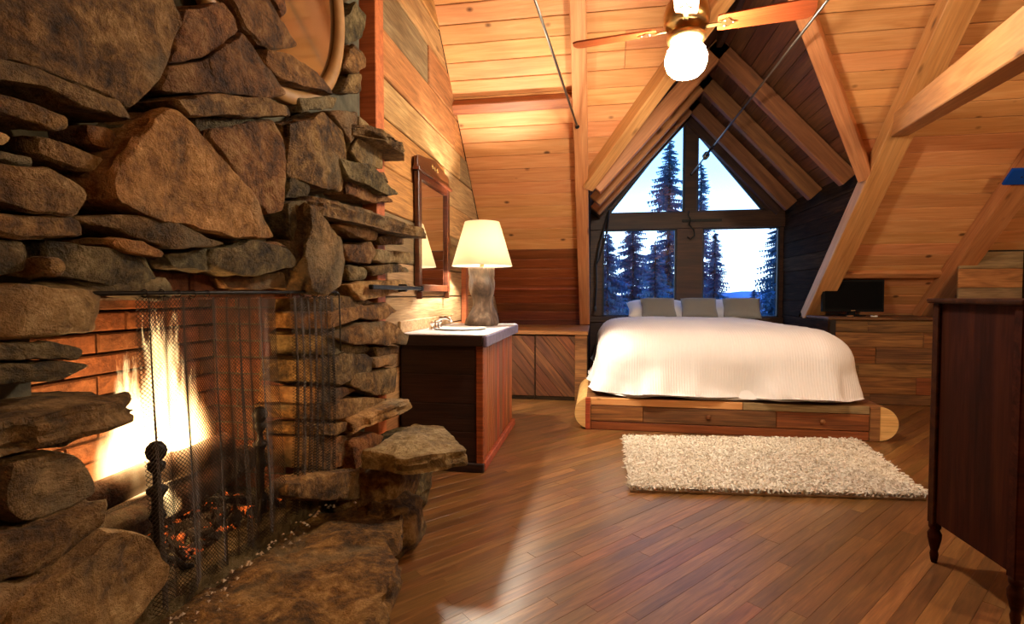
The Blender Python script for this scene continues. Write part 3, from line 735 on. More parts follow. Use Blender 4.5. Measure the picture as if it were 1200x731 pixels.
stones = [
 ([(-30,-30),(190,-30),(218,22),(202,60),(192,92),(160,130),(110,106),(-30,58)], .06, A),
 ([(-30,56),(60,85),(150,118),(166,142),(100,124),(50,102),(-30,88)], .09, A),
 ([(-30,104),(40,123),(90,136),(88,147),(65,156),(34,143),(-30,126)], .08, A),
 ([(-30,140),(24,159),(14,170),(-30,170)], .05, T),
 ([(42,154),(127,187),(127,202),(86,194),(44,180)], .04, A),
 ([(100,144),(137,150),(149,167),(142,180),(104,171)], .03, B),
 ([(-30,186),(62,200),(102,222),(106,238),(85,255),(40,246),(-30,228)], .08, A),
 ([(202,123),(228,147),(302,230),(330,279),(280,278),(190,260),(136,236),(134,215),(160,165)], .10, T),
 ([(214,10),(262,2),(285,34),(264,51),(241,67),(206,74)], .06, B),
 ([(206,75),(242,68),(266,51),(287,36),(314,75),(339,112),(303,115),(262,111),(203,107)], .07, B),
 ([(258,-30),(302,-30),(335,27),(352,53),(339,59),(306,53),(285,33)], .05, B),
 ([(302,-30),(330,-30),(342,14),(334,21)], .05, B),
 ([(317,55),(344,64),(382,92),(395,110),(371,107),(329,92),(315,74)], .07, A),
 ([(205,116),(248,109),(313,114),(348,127),(351,138),(303,136),(219,134)], .11, A),
 ([(226,138),(280,136),(314,138),(271,149),(234,155)], .03, G),
 ([(246,150),(326,139),(337,171),(336,205),(334,247),(318,254),(289,221),(268,187),(244,160)], .05, B),
 ([(340,143),(367,139),(381,127),(405,154),(408,185),(406,225),(378,220),(346,206)], .06, A),
 ([(392,130),(419,130),(423,147),(413,169),(404,154)], .04, B),
 ([(420,133),(437,150),(449,178),(450,199),(424,192),(415,178),(423,154)], .05, T),
 ([(350,112),(398,112),(392,128),(378,127),(355,133)], .03, G),
 ([(404,184),(433,191),(472,228),(454,229),(411,207)], .10, G),
 ([(411,210),(453,227),(463,237),(440,238),(411,228)], .06, B),
 ([(400,263),(424,254),(449,270),(446,281),(418,279)], .07, T),
 ([(447,263),(472,266),(475,275),(451,275)], .06, A),
 ([(446,276),(475,276),(477,287),(449,287)], .07, A),
 ([(405,288),(438,283),(444,294),(436,310),(413,307)], .06, B),
 ([(446,292),(482,296),(482,309),(440,307)], .07, T),
 ([(430,311),(469,309),(483,318),(441,322)], .06, A),
 ([(408,310),(431,314),(431,328),(410,329)], .04, G),
 ([(367,236),(379,251),(401,282),(410,306),(407,334),(388,346),(368,339),(362,313),(367,268)], .11, G),
 ([(337,236),(366,231),(368,268),(363,313),(365,338),(352,332),(351,299),(338,268)], .04, G),
 ([(380,247),(405,250),(430,254),(402,262),(396,270)], .03, G),
 ([(413,332),(476,327),(487,338),(442,349),(423,353)], .08, T),
 ([(392,349),(412,346),(441,353),(420,363),(391,366)], .05, A),
 ([(386,366),(436,357),(457,354),(471,363),(448,376),(418,373),(386,387)], .07, A),
 ([(397,393),(428,379),(455,375),(480,392),(477,403),(442,404),(412,403)], .10, A),
 ([(386,390),(396,384),(410,404),(440,406),(436,413),(388,417)], .05, G),
 ([(440,407),(474,405),(470,414),(442,418)], .06, A),
 ([(441,419),(470,415),(472,426),(441,431)], .08, T),
 ([(380,422),(414,413),(440,420),(439,434),(401,451),(378,447)], .06, A),
 ([(421,437),(466,431),(467,460),(440,464),(414,453)], .08, A),
 ([(376,452),(402,453),(425,456),(387,472),(375,475)], .05, B),
 ([(375,475),(415,465),(457,467),(432,484),(386,493)], .07, A),
 ([(434,484),(469,468),(468,481),(443,495)], .08, T),
 ([(373,499),(431,490),(442,494),(402,507),(378,512)], .08, A),
 ([(378,514),(404,508),(414,520),(416,547),(380,551)], .07, B),
 ([(416,516),(440,506),(462,516),(460,553),(448,568),(417,552)], .12, B),
 ([(-30,240),(62,254),(106,257),(110,275),(68,279),(-30,264)], .07, A),
 ([(105,255),(144,249),(205,261),(264,286),(205,291),(154,273)], .09, G),
 ([(-30,277),(34,279),(36,321),(-30,327)], .05, G),
 ([(60,277),(113,288),(180,300),(196,326),(160,340),(120,333),(84,323),(55,319),(59,300)], .05, G),
 ([(52,298),(82,303),(80,321),(51,322)], .09, T),
 ([(138,277),(164,283),(199,298),(192,304),(154,297),(136,288)], .08, T),
 ([(196,298),(250,290),(262,306),(246,318),(204,318)], .04, G),
 ([(252,291),(301,281),(343,291),(354,311),(320,320),(284,322),(252,311)], .07, G),
 ([(268,284),(330,282),(345,290),(300,282)], .05, A),
 ([(-30,329),(68,334),(131,340),(126,364),(124,389),(34,396),(-30,394)], .07, T),
 ([(-30,399),(51,399),(104,405),(93,420),(-30,423)], .05, G),
 ([(-30,425),(86,420),(117,429),(68,444),(-30,452)], .06, G),
 ([(-30,492),(82,483),(112,488),(117,508),(84,522),(-30,540)], .09, G),
 ([(6,545),(70,528),(100,536),(125,562),(125,579),(66,608),(25,616),(2,595)], .13, G),
 ([(-40,546),(2,552),(6,592),(-40,614)], .10, A),
 ([(-40,626),(49,619),(129,585),(130,608),(96,653),(50,671),(-40,694)], .15, A),
 ([(-40,696),(49,677),(84,664),(26,714),(-40,760)], .17, A),
 ([(14,720),(82,665),(144,622),(182,631),(206,665),(204,686),(182,708),(135,760),(10,790)], .20, T),
 # small fillers
 ([(84,326),(130,330),(200,322),(214,338),(204,350),(128,346)], .04, G),
 ([(262,320),(350,318),(358,338),(270,340)], .0, B),
 ([(150,146),(172,142),(150,185),(132,205),(128,192)], .02, G),
 ([(100,205),(130,208),(132,232),(112,240),(104,222)], .02, G),
 ([(0,172),(40,182),(44,196),(-20,186)], .03, G),
 ([(340,207),(368,214),(362,230),(338,234)], .03, G),
 ([(404,108),(413,84),(424,86),(424,110)], .0, A),
 ([(410,56),(420,50),(429,62),(428,78),(417,88),(408,78)], .02, A),
 ([(404,22),(416,0),(430,18),(424,46),(410,52)], .0, G),
 ([(396,-40),(426,-40),(424,-4),(402,4)], .0, G),
 ([(428,200),(452,202),(462,216),(440,206)], .05, A),
 ([(432,152),(452,160),(450,172)], .03, A),
]
for i, (px, pr, m) in enumerate(stones):
    big = abs(area2(px)) > 6000
    face_stone(px, pr, m, amp=.016 if big else .012, dome=.012, bev=.020 if big else .014)
# the chimney goes on beyond the frame: coursed stones of the same kind
rr = random.Random(31); z = .32
while z < 4.35:
    h = rr.uniform(.13, .26); y = .02
    while y < 2.42:
        w = rr.uniform(.18, .48); y1 = min(y+w, 2.46); q = []
        for (a, b) in ((y+.012, z+.012), ((y+y1)/2, z+.008), (y1-.012, z+.012), (y1-.01, z+h*.55), (y1-.014, z+h-.012), ((y+y1)/2, z+h-.006), (y+.012, z+h-.012), (y+.01, z+h*.5)): q.append((a+rr.uniform(-.02, .02), b+rr.uniform(-.02, .02)))
        out_ = True
        for a, b in q+[((y+y1)/2, z+h/2)]:
            vv = Vector((XF+.05, a, b))-_c; d = vv.dot(_fw)
            if d > .05:
                px, py = 600+600*vv.dot(_rt)/d, 365.5-600*vv.dot(_up)/d
                if px > -45 and py > -30: out_ = False
            if math.hypot(a-1.69, b-2.27) < .46: out_ = False
        if out_ and y1-y > .08:
            sid += 1; c = Vector((sum(p[0] for p in q)/len(q), sum(p[1] for p in q)/len(q)))
            rockmesh('stone', [(p[0]-c.x, p[1]-c.y) for p in q], 0, .22, rr.choice((A, A, B, G, T)), frame((XF+rr.uniform(.0, .05), c.x, c.y), (0, 1, 0), (0, 0, 1)), .013, 6, .012, sid*13, .010, .016)
        y = y1
    z += h
# long thin ledge stones that stick far out of the wall: each lies flat
def ledge(outl, ztop, th, mat, amp=.012, jag=.02):
    """flat slab; outline in (X, Y) world, top surface at ztop"""
    global sid; sid += 1
    c = Vector((sum(p[0] for p in outl)/len(outl), sum(p[1] for p in outl)/len(outl)))
    ol = [(p[0]-c.x, p[1]-c.y) for p in outl]
    if area2(ol) < 0: ol = ol[::-1]
    M = Matrix.Translation((c.x, c.y, ztop))
    return rockmesh('ledge_stone', ol, 0, th, mat, M, amp, 14, .012, sid*13, jag, .016)
def zpoly(px, z): return [tuple(onZ(a, b, z)[:2]) for a, b in px]
# ledge above the mirror level, the shelf by the wall, the big sitting ledge and the near ledge
ledge([(-1.30, 2.18), (-1.08, 2.16), (-.98, 2.30), (-.97, 2.52), (-1.02, 2.64), (-1.30, 2.62)], 1.86, .065, A)
ledge([(-1.30, 1.78), (-1.06, 1.80), (-1.00, 2.10), (-.98, 2.42), (-.90, 2.62), (-.93, 2.72), (-1.08, 2.66), (-1.30, 2.55)], 1.455, .07, A)
ledge([(-1.25, 2.10), (-1.03, 2.02), (-.96, 2.30), (-.94, 2.48), (-1.03, 2.58), (-1.25, 2.55)], .545, .055, T)
ledge(zpoly([(424, 527), (464, 507), (486, 491), (514, 496), (535, 511), (546, 524), (520, 530), (470, 534)], .435), .435, .075, T, amp=.018)
ledge([(-1.30, .62), (-1.0, .66), (-.97, .86), (-.98, .955), (-1.03, .99), (-1.30, .985)], .865, .06, G)
# support rocks under the sitting ledge and the hearth slab
def boulder(cx, cy, cz, rx, ry, rz, mat, seed):
    bm = bmesh.new(); bmesh.ops.create_icosphere(bm, subdivisions=4, radius=1)
    sd = Vector((seed*3.1, seed*1.7, seed*5.3))
    for v in bm.verts:
        n_ = v.co.normalized(); p = Vector([math.copysign(abs(t)**.62, t) for t in n_])
        k = 1+.16*noise.fractal(n_*1.7+sd, 1.0, 2.0, 4)+.07*(noise.cell(n_*3.1+sd)-.5)
        v.co = Vector((p.x*rx*k, p.y*ry*k, p.z*rz*k))
    o = frombm('stone', bm, mat, fp, True); o.location = (cx, cy, cz); return o
boulder(-1.00, 2.22, .18, .17, .24, .19, A, 3); boulder(-.98, 2.40, .20, .15, .14, .20, G, 4); boulder(-.86, 2.05, .10, .12, .14, .12, A, 5)
boulder(-.93, 1.75, .06, .13, .2, .09, G, 6); boulder(-.88, 1.40, .06, .14, .22, .09, A, 7); boulder(-.90, 1.0, .06, .16, .22, .09, G, 8)
boulder(-1.02, .72, .10, .14, .18, .14, A, 9); boulder(-.82, .70, .07, .15, .2, .10, A, 10)
# hearth slab
hz = .225
hs = ledge(zpoly([(205, 700), (290, 655), (352, 604), (380, 590), (420, 580), (474, 582), (470, 612), (458, 636), (466, 660), (447, 700), (444, 731), (452, 780)], hz)+[(-.62, .85), (-.80, .55), (-1.0, .60), (-1.12, .95)], hz, .10, A, amp=.024, jag=.03); hs.name = 'hearth_slab'
face_stone([(352, 566), (386, 553), (450, 549), (470, 566), (452, 584), (386, 588), (350, 584)], .14, A, thick=-.02)
# low curb in front of the fire
bmk = [(-1.20, 1.02), (-1.12, 1.0), (-1.105, 1.5), (-1.12, 1.97), (-1.20, 1.98), (-1.21, 1.5)]
cu = ledge(bmk, .285, .08, G, amp=.006, jag=.01); cu.name = 'curb_stone'
# scattered ash and chips on the hearth edge
V, Fc = [], []
rr = random.Random(9)
for k in range(90):
    y = rr.uniform(1.05, 1.95); x = -1.08+abs(rr.gauss(0, .05)); s = rr.uniform(.003, .010); z = hz+.022
    b = len(V); a = rr.uniform(0, 6)
    V += [(x+s*math.cos(a), y+s*math.sin(a), z), (x+s*math.cos(a+2), y+s*math.sin(a+2.2), z), (x+s*math.cos(a+4), y+s*math.sin(a+4), z+.002), (x, y, z+s*.9)]
    Fc += [(b, b+1, b+3), (b+1, b+2, b+3), (b+2, b, b+3), (b, b+2, b+1)]
ash = mesh('ash_chips', V, Fc, plain('ash', (.35, .27, .18), .9)); tag(ash, 'scattered ash and bark chips along the hearth edge', 'ash', kind='stuff')

# ------------------------------------------------------------------ fire, logs, andirons, screen
lg_m = rock('charred_log', [(.28, (.012, .008, .006)), (.45, (.05, .025, .014)), (.58, (.12, .055, .028)), (.7, (.22, .12, .06))], bump=1.0, scale=16, rough=.9)
END = plain('cut_log_end', (.34, .20, .09), .8, noise_amt=.35, scale=40)
def firelog(a, b, r, lab, seed):
    a, b = Vector(a), Vector(b); L = (b-a).length; rg = random.Random(seed)
    e_ = empty('fire_log', (a+b)/2); tag(e_, lab, 'log', 'logs in the fire')
    bm = bmesh.new(); N = 14; K = 10; u = (b-a).normalized(); p = u.orthogonal().normalized(); q = u.cross(p); rings = []
    for k in range(K+1):
        c = -u*L/2+u*L*k/K+p*.01*math.sin(k*.9+seed)
        rings.append([bm.verts.new(c+(p*math.cos(2*math.pi*i/N)+q*math.sin(2*math.pi*i/N))*r*(1+.14*noise.noise(Vector((i*.7, k*.5, seed*3.3))))) for i in range(N)])
    for k in range(K):
        for i in range(N): bm.faces.new((rings[k][i], rings[k][(i+1) % N], rings[k+1][(i+1) % N], rings[k+1][i]))
    frombm('bark', bm, lg_m, e_, True)
    for s in (-1, 1):
        bm = bmesh.new(); cc = u*s*(L/2-.002); vs = [bm.verts.new(cc+(p*math.cos(2*math.pi*i/N)+q*math.sin(2*math.pi*i/N))*r*.95) for i in range(N)]; c0 = bm.verts.new(cc+u*s*.004)
        for i in range(N): bm.faces.new((vs[i], vs[(i+1) % N], c0))
        frombm('cut_end', bm, END, e_)
firelog((-1.30, 1.10, .42), (-1.36, 1.80, .44), .055, 'front charred log resting across the andirons', 1)
firelog((-1.50, 1.12, .42), (-1.52, 1.82, .44), .06, 'back charred log against the firebox bricks', 2)
firelog((-1.24, 1.06, .295), (-1.50, 1.32, .30), .04, 'short split log lying low beside the near andiron', 3)
firelog((-1.42, 1.14, .50), (-1.34, 1.66, .53), .045, 'top log leaning within the flames', 4)
def andiron(y, lab):
    e_ = empty('andiron', (-1.20, y, .285)); tag(e_, lab, 'andiron', 'andirons')
    z0 = -.06
    latheo('post', [(.020, z0+.05), (.020, .07), (.012, .08), (.012, .16), (.022, .18), (.014, .20), (.014, .235), (.026, .25), (.026, .26), (.010, .27), (.010, .30), (.022, .315), (.022, .33), (.010, .34)], IRON, e_, 16)
    latheo('finial', [(0, .332), (.014, .336), (.024, .350), (.027, .363), (.024, .376), (.014, .388), (0, .392)], IRON, e_, 20)
    boxo('log_bar', (-.34, .0, -.011, .011, .03, .055), IRON, e_)
    for s in (-1, 1): tubeo('foot', [(0, 0, .06), (.02, s*.03, .045), (.03, s*.055, .01), (.04, s*.075, .005)], .010, IRON, e_, 8)
    tubeo('foot', [(-.33, 0, .045), (-.335, 0, -.05)], .010, IRON, e_, 8)
andiron(1.22, 'near black iron andiron with round ball finial'); andiron(1.66, 'far black iron andiron behind the mesh curtain')
# ember bed
bm = bmesh.new(); rr = random.Random(2)
for k in range(160):
    x, y = rr.uniform(-1.60, -1.26), rr.uniform(1.05, 1.90); s = rr.uniform(.012, .03)
    g = bmesh.ops.create_icosphere(bm, subdivisions=1, radius=s)
    for v in g['verts']: v.co = Vector((v.co.x*rr.uniform(.7, 1.3)+x, v.co.y+y, v.co.z*.7+OZ0+s*.5+rr.uniform(0, .03)))
def ember_mat():
    m, n, l, bs = newmat('embers'); tc = n.new('ShaderNodeTexCoord'); nz = n.new('ShaderNodeTexNoise'); nz.inputs['Scale'].default_value = 22; l.new(tc.outputs['Object'], nz.inputs['Vector'])
    bs.inputs['Base Color'].default_value = (.03, .02, .015, 1); bs.inputs['Roughness'].default_value = .95
    r = ramp(n, [(.58, (0, 0, 0)), (.70, (1, .16, .02))]); l.new(nz.outputs['Fac'], r.inputs['Fac']); l.new(r.outputs['Color'], bs.inputs['Emission Color']); bs.inputs['Emission Strength'].default_value = 1.3; return m
eb = frombm('ember_bed', bm, ember_mat()); tag(eb, 'bed of glowing embers and charcoal under the logs', 'embers', kind='stuff')
# flames: soft emitting volumes
def flame_mat(name, strength, core, edge, seed):
    m, n, l, bs = newmat(name); n.remove(bs)
    tc = n.new('ShaderNodeTexCoord'); nz = n.new('ShaderNodeTexNoise'); nz.inputs['Scale'].default_value = 3.2; nz.inputs['Detail'].default_value = 3
    mp = n.new('ShaderNodeMapping'); mp.inputs['Location'].default_value = (seed, seed*2, 0); mp.inputs['Scale'].default_value = (1.5, 1.5, .7); l.new(tc.outputs['Object'], mp.inputs[0]); l.new(mp.outputs[0], nz.inputs['Vector'])
    sx = n.new('ShaderNodeSeparateXYZ'); l.new(tc.outputs['Object'], sx.inputs[0])
    z = sx.outputs['Z']                                        # object space: radius 1, height 0..1
    cc = n.new('ShaderNodeVectorMath'); cc.operation = 'SUBTRACT'; l.new(nz.outputs['Color'], cc.inputs[0]); cc.inputs[1].default_value = (.5, .5, .5)
    sc_ = n.new('ShaderNodeVectorMath'); sc_.operation = 'SCALE'; l.new(cc.outputs[0], sc_.inputs[0]); l.new(mathn(n, l, 'MULTIPLY', z, 1.9), sc_.inputs['Scale'])
    ad = n.new('ShaderNodeVectorMath'); ad.operation = 'ADD'; l.new(tc.outputs['Object'], ad.inputs[0]); l.new(sc_.outputs[0], ad.inputs[1])
    s2 = n.new('ShaderNodeSeparateXYZ'); l.new(ad.outputs[0], s2.inputs[0])
    rad = mathn(n, l, 'SQRT', mathn(n, l, 'ADD', mathn(n, l, 'POWER', mathn(n, l, 'ABSOLUTE', s2.outputs['X']), 2.0), mathn(n, l, 'POWER', mathn(n, l, 'ABSOLUTE', s2.outputs['Y']), 2.0)))
    fc = n.new('ShaderNodeFloatCurve'); cv = fc.mapping.curves[0]; cv.points[0].location = (0, .55); cv.points[1].location = (1, .0); cv.points.new(.18, .85); cv.points.new(.5, .45); cv.points.new(.8, .14); fc.mapping.update(); l.new(z, fc.inputs['Value'])
    t = mathn(n, l, 'SUBTRACT', 1.0, mathn(n, l, 'DIVIDE', rad, mathn(n, l, 'MAXIMUM', fc.outputs[0], .01)))
    t = mathn(n, l, 'MINIMUM', mathn(n, l, 'MAXIMUM', t, 0.0), 1.0)
    r = ramp(n, [(0, edge), (.35, core), (1, core)]); l.new(t, r.inputs['Fac'])
    em = n.new('ShaderNodeEmission'); l.new(r.outputs['Color'], em.inputs['Color']); l.new(mathn(n, l, 'MULTIPLY', mathn(n, l, 'POWER', t, 1.5), strength), em.inputs['Strength'])
    l.new(em.outputs[0], n['Material Output'].inputs['Volume']); return m
fire = empty('fire', (-1.43, 1.47, .47)); tag(fire, 'bright yellow-white wood fire burning behind the mesh screen', 'fire')
for i, (y, x, z, rw, h) in enumerate([(.02, .0, .0, .20, .58), (-.12, .02, .0, .15, .44), (.12, -.02, .0, .13, .40), (-.13, .14, -.06, .06, .12)]):
    fmat = flame_mat('flame_%d' % i, 150.0, (1, .70, .30), (1, .30, .04), i*3.7)
    o = latheo('flame', [(.5, -.02), (1.0, .1), (1.05, .4), (.95, .8), (.6, 1.05), (0, 1.1)], fmat, fire, 20); o.location = (x, y, z); o.scale = (rw*.8, rw, h)
lt = bpy.data.lights.new('fire_glow', 'POINT'); lt.energy = FIRE_LIGHT; lt.color = (1, .42, .12); lt.shadow_soft_size = .09
lo = bpy.data.objects.new('fire_glow', lt); COL.objects.link(lo); lo.location = (-1.42, 1.46, .62)

# fire screen: rod, rings, two chain-mesh curtains
scn = empty('fire_screen', (-1.075, 1.42, 1.085)); tag(scn, 'fire screen with two black wire mesh curtains on a rod', 'fire screen')
tubeo('rod', [(0, -.58, -.004), (0, .56, .006)], .0055, IRON, scn, 8)
for yy in (-.585, .565): latheo('rod_end', [(0, -.012), (.010, -.006), (.012, 0), (.010, .006), (0, .012)], BRASS if yy < 0 else IRON, scn, 12, (0, yy, 0))
def curtain(y0, y1, pleats, depth, zt, zb, seed, cell=.0056):
    rg = random.Random(seed)
    W = (y1-y0)*1.7
    nu = int(W/cell); nv = int((zt-zb)/cell)
    ph = [rg.uniform(0, 6.28) for _ in range(3)]
    def S(u, v):
        t = u/nu; z = zt-(zt-zb)*v/nv
        a = 2*math.pi*pleats*t
        x = depth*(.3+.7*v/nv)*(math.sin(a+ph[0])+.4*math.sin(2.3*a+ph[1]))+.012*math.sin(3*v/nv+ph[2])
        y = y0+(y1-y0)*t+.006*math.sin(a*2+ph[1])
        return Vector((x, y, z))
    V, Fc = [], []; r = .00085
    grid = {}
    def P(u, v):
        k = (u, v)
        if k not in grid: grid[k] = S(u, v)
        return grid[k]
    def seg(a, b):
        d = (b-a).normalized(); p = d.cross(Vector((1, 0, 0)))
        if p.length < 1e-4: p = Vector((0, 0, 1))
        p = p.normalized()*r; q = d.cross(p).normalized()*r; k = len(V)
        for c in (a, b): V.extend((c+p, c-p*.5+q*.87, c-p*.5-q*.87))
        for i in range(3): Fc.append((k+i, k+(i+1) % 3, k+3+(i+1) % 3, k+3+i))
    for v in range(nv):
        for u in range(nu):
            if (u+v) % 2 == 0: seg(P(u, v), P(u+1, v+1))
            else: seg(P(u+1, v), P(u, v+1))
    o = mesh('mesh_curtain', V, Fc, WIRE, scn); o['kind'] = 'stuff'
    for y in (y0, y1):
        pass
    return o
curtain(-.36, .17, 5, .014, -.012, -.79, 1)
curtain(.24, .54, 7, .016, -.012, -.80, 2)
for k in range(9):
    yy = -.35+k*.05 if k < 5 else .23+(k-5)*.09
    bm = bmesh.new(); tube(bm, [(math.cos(a)*.010, yy, math.sin(a)*.010-.003) for a in [i*math.pi/6 for i in range(13)]], .0013, 5, False); frombm('ring', bm, IRON, scn, True)
tubeo('pull_chain', [(.02, .555, .0), (.022, .556, -.10), (.024, .553, -.24)], .0028, IRON, scn, 6)
# iron bar stuck into the chimney beside the wall mirror
ib = empty('iron_crane', (-1.02, 2.62, 1.115)); tag(ib, 'black iron hanging bar projecting from the chimney stones', 'iron bar')
boxo('bar', (-.012, .012, -.42, .25, -.011, .011), IRON, ib); boxo('bracket', (-.10, .012, -.012, .012, -.02, .02), IRON, ib)
boxo('tip', (-.016, .016, .235, .262, -.016, .016), IRON, ib)
# round mirror in the chimney recess
rm = empty('round_mirror', (-1.15, 1.69, 2.27)); tag(rm, 'large round mirror in a pale wooden ring frame above the fireplace', 'mirror')
N = 64; R0, R1 = .43, .49
bm = bmesh.new(); cs = [(0, R0), (.03, R0+.004), (.038, (R0+R1)/2), (.03, R1-.004), (0, R1)]
rg_ = [[bm.verts.new((x, r*math.cos(2*math.pi*k/N), r*math.sin(2*math.pi*k/N))) for x, r in cs] for k in range(N)]
for k in range(N):
    for j in range(len(cs)): bm.faces.new((rg_[k][j], rg_[(k+1) % N][j], rg_[(k+1) % N][(j+1) % len(cs)], rg_[k][(j+1) % len(cs)]))
frombm('frame', bm, plain('pale_ring_wood', srgb(150, 110, 60), .5, noise_amt=.2, scale=12), rm, True)
bm = bmesh.new(); vs = [bm.verts.new((.010, R0*1.01*math.cos(2*math.pi*k/N), R0*1.01*math.sin(2*math.pi*k/N))) for k in range(N)]; bm.faces.new(vs)
vb = [bm.verts.new((0, R0*1.01*math.cos(2*math.pi*k/N), R0*1.01*math.sin(2*math.pi*k/N))) for k in range(N)]; bm.faces.new(vb[::-1])
for k in range(N): bm.faces.new((vs[k], vs[(k+1) % N], vb[(k+1) % N], vb[k]))
frombm('glass', bm, plain('dim_mirror_glass', (.30, .26, .19), .08, 1.0), rm)  # glass colour darkened to dim what it reflects
# ------------------------------------------------------------------ vanity
va = empty('vanity', (XL+.008, 2.99, 0)); tag(va, 'plank-built bathroom vanity with slate top beside the fireplace', 'vanity')
VW, VL, VH = .54, 1.17, .84                                     # depth (X), length (Y), height
boxo('carcass', (.01, VW-.03, .03, VL-.02, .05, VH-.07), DARK_BACK, va, bev=0)
eM = frame((0, .028, 0), (1, 0, 0), (0, 0, 1))
ep = boxo('end_panel', (.01, VW-.03, .022, .03, .05, VH-.07), DARK_BACK, va, bev=0)
z = .055
for h in (.19, .17, .18, .185):
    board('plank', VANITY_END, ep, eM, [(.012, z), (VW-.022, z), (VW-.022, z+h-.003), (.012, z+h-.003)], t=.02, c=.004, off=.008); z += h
board('corner_post', VANITY_SLAT, va, eM, [(VW-.05, .0), (VW-.005, .0), (VW-.005, VH-.07), (VW-.05, VH-.07)], t=.04, c=.004, off=.014)
boxo('plinth', (.0, VW+.0, -.004, .03, 0, .055), VANITY_END, va, bev=.005)
boxo('plinth', (VW-.035, VW+.005, .03, VL, 0, .055), VANITY_SLAT, va, bev=.005)
sM = frame((VW-.02, 0, 0), (0, 0, 1), (0, -1, 0))               # slats upright: local x = z, local y = -Y ; normal = +X?
nn = sM.to_3x3() @ Vector((0, 0, 1))
if nn.x < 0: sM = frame((VW-.02, 0, 0), (0, 0, 1), (0, 1, 0)); sg = 1
else: sg = -1
fr = boxo('front_panel', (VW-.03, VW-.022, .03, VL-.01, .055, VH-.07), DARK_BACK, va, bev=0)
y = .045; rr = random.Random(6)
while y < VL-.03:
    w = min(rr.uniform(.055, .085), VL-.02-y)
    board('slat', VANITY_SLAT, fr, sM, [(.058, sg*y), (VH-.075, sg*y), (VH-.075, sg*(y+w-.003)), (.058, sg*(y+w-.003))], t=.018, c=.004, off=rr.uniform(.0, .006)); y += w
ct = boxo('countertop', (.0, VW+.02, -.02, VL+.015, VH-.018, VH), COUNTER, va, bev=.004)
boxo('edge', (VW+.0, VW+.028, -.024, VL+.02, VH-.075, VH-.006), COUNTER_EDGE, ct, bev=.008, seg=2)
boxo('edge', (.0, VW+.0, -.024, -.004, VH-.07, VH-.006), VANITY_END, ct, bev=.004)
boxo('backsplash', (.0, .02, .0, VL, VH, VH+.075), WEATHER, va, bev=.004)
# basin
bm = bmesh.new(); lathe(bm, [(.17, .004), (.178, .008), (.172, .010), (.160, .004), (.12, -.004), (.05, -.008), (0, -.010)], 36, (.28, .44, VH+.002)); frombm('basin', bm, WHITE_CAP, va, True)
fa = empty('faucet', (XL+.11, 3.43, VH)); tag(fa, 'small chrome faucet on the vanity top', 'faucet')
latheo('base', [(.032, 0), (.032, .008), (.022, .014), (.018, .05), (.014, .06)], CHROME, fa, 18)
tubeo('spout', [(0, 0, .045), (.03, 0, .075), (.08, 0, .078), (.11, 0, .062), (.115, 0, .050)], [.013, .013, .011, .010, .010], CHROME, fa, 12)
for s in (-1, 1):
    h = latheo('handle', [(.020, 0), (.020, .01), (.012, .02), (.012, .035), (.020, .042), (.016, .055), (0, .06)], CHROME, fa, 14, (0, s*.085, 0))

# ------------------------------------------------------------------ table lamp on the vanity
tl = empty('table_lamp', (-.885, 3.90, VH)); tag(tl, 'table lamp with gnarled driftwood base and white cone shade', 'lamp')
bm = bmesh.new(); K, N = 26, 26; rings = []
for k in range(K+1):
    t = k/K; z = .45*t; r = .108+.016*math.cos(t*7)+.012*math.sin(t*11+1)-.022*t
    cx, cy = .012*math.sin(t*5), .010*math.cos(t*4)
    ring = []
    for i in range(N):
        a = 2*math.pi*i/N; q = Vector((math.cos(a)*1.6, math.sin(a)*1.6, z*5)); rr_ = r*(1+.22*noise.fractal(q, 1, 2, 3)+.05*math.sin(3*a+t*8))
        ring.append(bm.verts.new((cx+rr_*math.cos(a), cy+rr_*math.sin(a), z)))
    rings.append(ring)
for k in range(K):
    for i in range(N): bm.faces.new((rings[k][i], rings[k][(i+1) % N], rings[k+1][(i+1) % N], rings[k+1][i]))
bm.faces.new(rings[0][::-1]); bm.faces.new(rings[-1])
DRIFT = wood('silver_driftwood', [srgb(52, 38, 28), srgb(100, 78, 62), srgb(150, 126, 106)], knots=.6, var=0, fine=.5, bump=.8, rough=.55, stretch=(7, 7, 2.2), knot_scale=(6, 6, 4))
frombm('base', bm, DRIFT, tl, True)
latheo('socket', [(.012, .44), (.018, .445), (.018, .50), (.012, .505), (.012, .53)], BRASS, tl, 14)
bm = bmesh.new(); bmesh.ops.create_uvsphere(bm, u_segments=16, v_segments=10, radius=.034)
for v in bm.verts: v.co += Vector((0, 0, .60))
frombm('bulb', bm, emit('lamp_bulb', (1, .87, .68), LAMP_LIGHT), tl, True)
z0, z1, r0, r1 = .46, .80, .235, .135
bm = bmesh.new(); Ns = 48
prof = [(r0, z0), (r0+(r1-r0)*.5, (z0+z1)/2), (r1, z1), (r1-.003, z1), (r0-.004+(r1-r0)*.5, (z0+z1)/2), (r0-.004, z0)]
rg2 = [[bm.verts.new((r*math.cos(2*math.pi*k/Ns), r*math.sin(2*math.pi*k/Ns), z)) for r, z in prof] for k in range(Ns)]
for k in range(Ns):
    for j in range(6): bm.faces.new((rg2[k][j], rg2[(k+1) % Ns][j], rg2[(k+1) % Ns][(j+1) % 6], rg2[k][(j+1) % 6]))
frombm('shade', bm, SHADE, tl, True)
for s in (-1, 1): tubeo('harp', [(0, s*.015, .51), (0, s*.055, .58), (0, s*.05, .70), (0, s*.02, .78), (0, 0, .79)], .0022, BRASS, tl, 6)
bm = bmesh.new()
for k in range(3): tube(bm, [(0, 0, .79), (r1*math.cos(2.094*k), r1*math.sin(2.094*k), z1-.005)], .002, 5)
frombm('spider', bm, BRASS, tl)

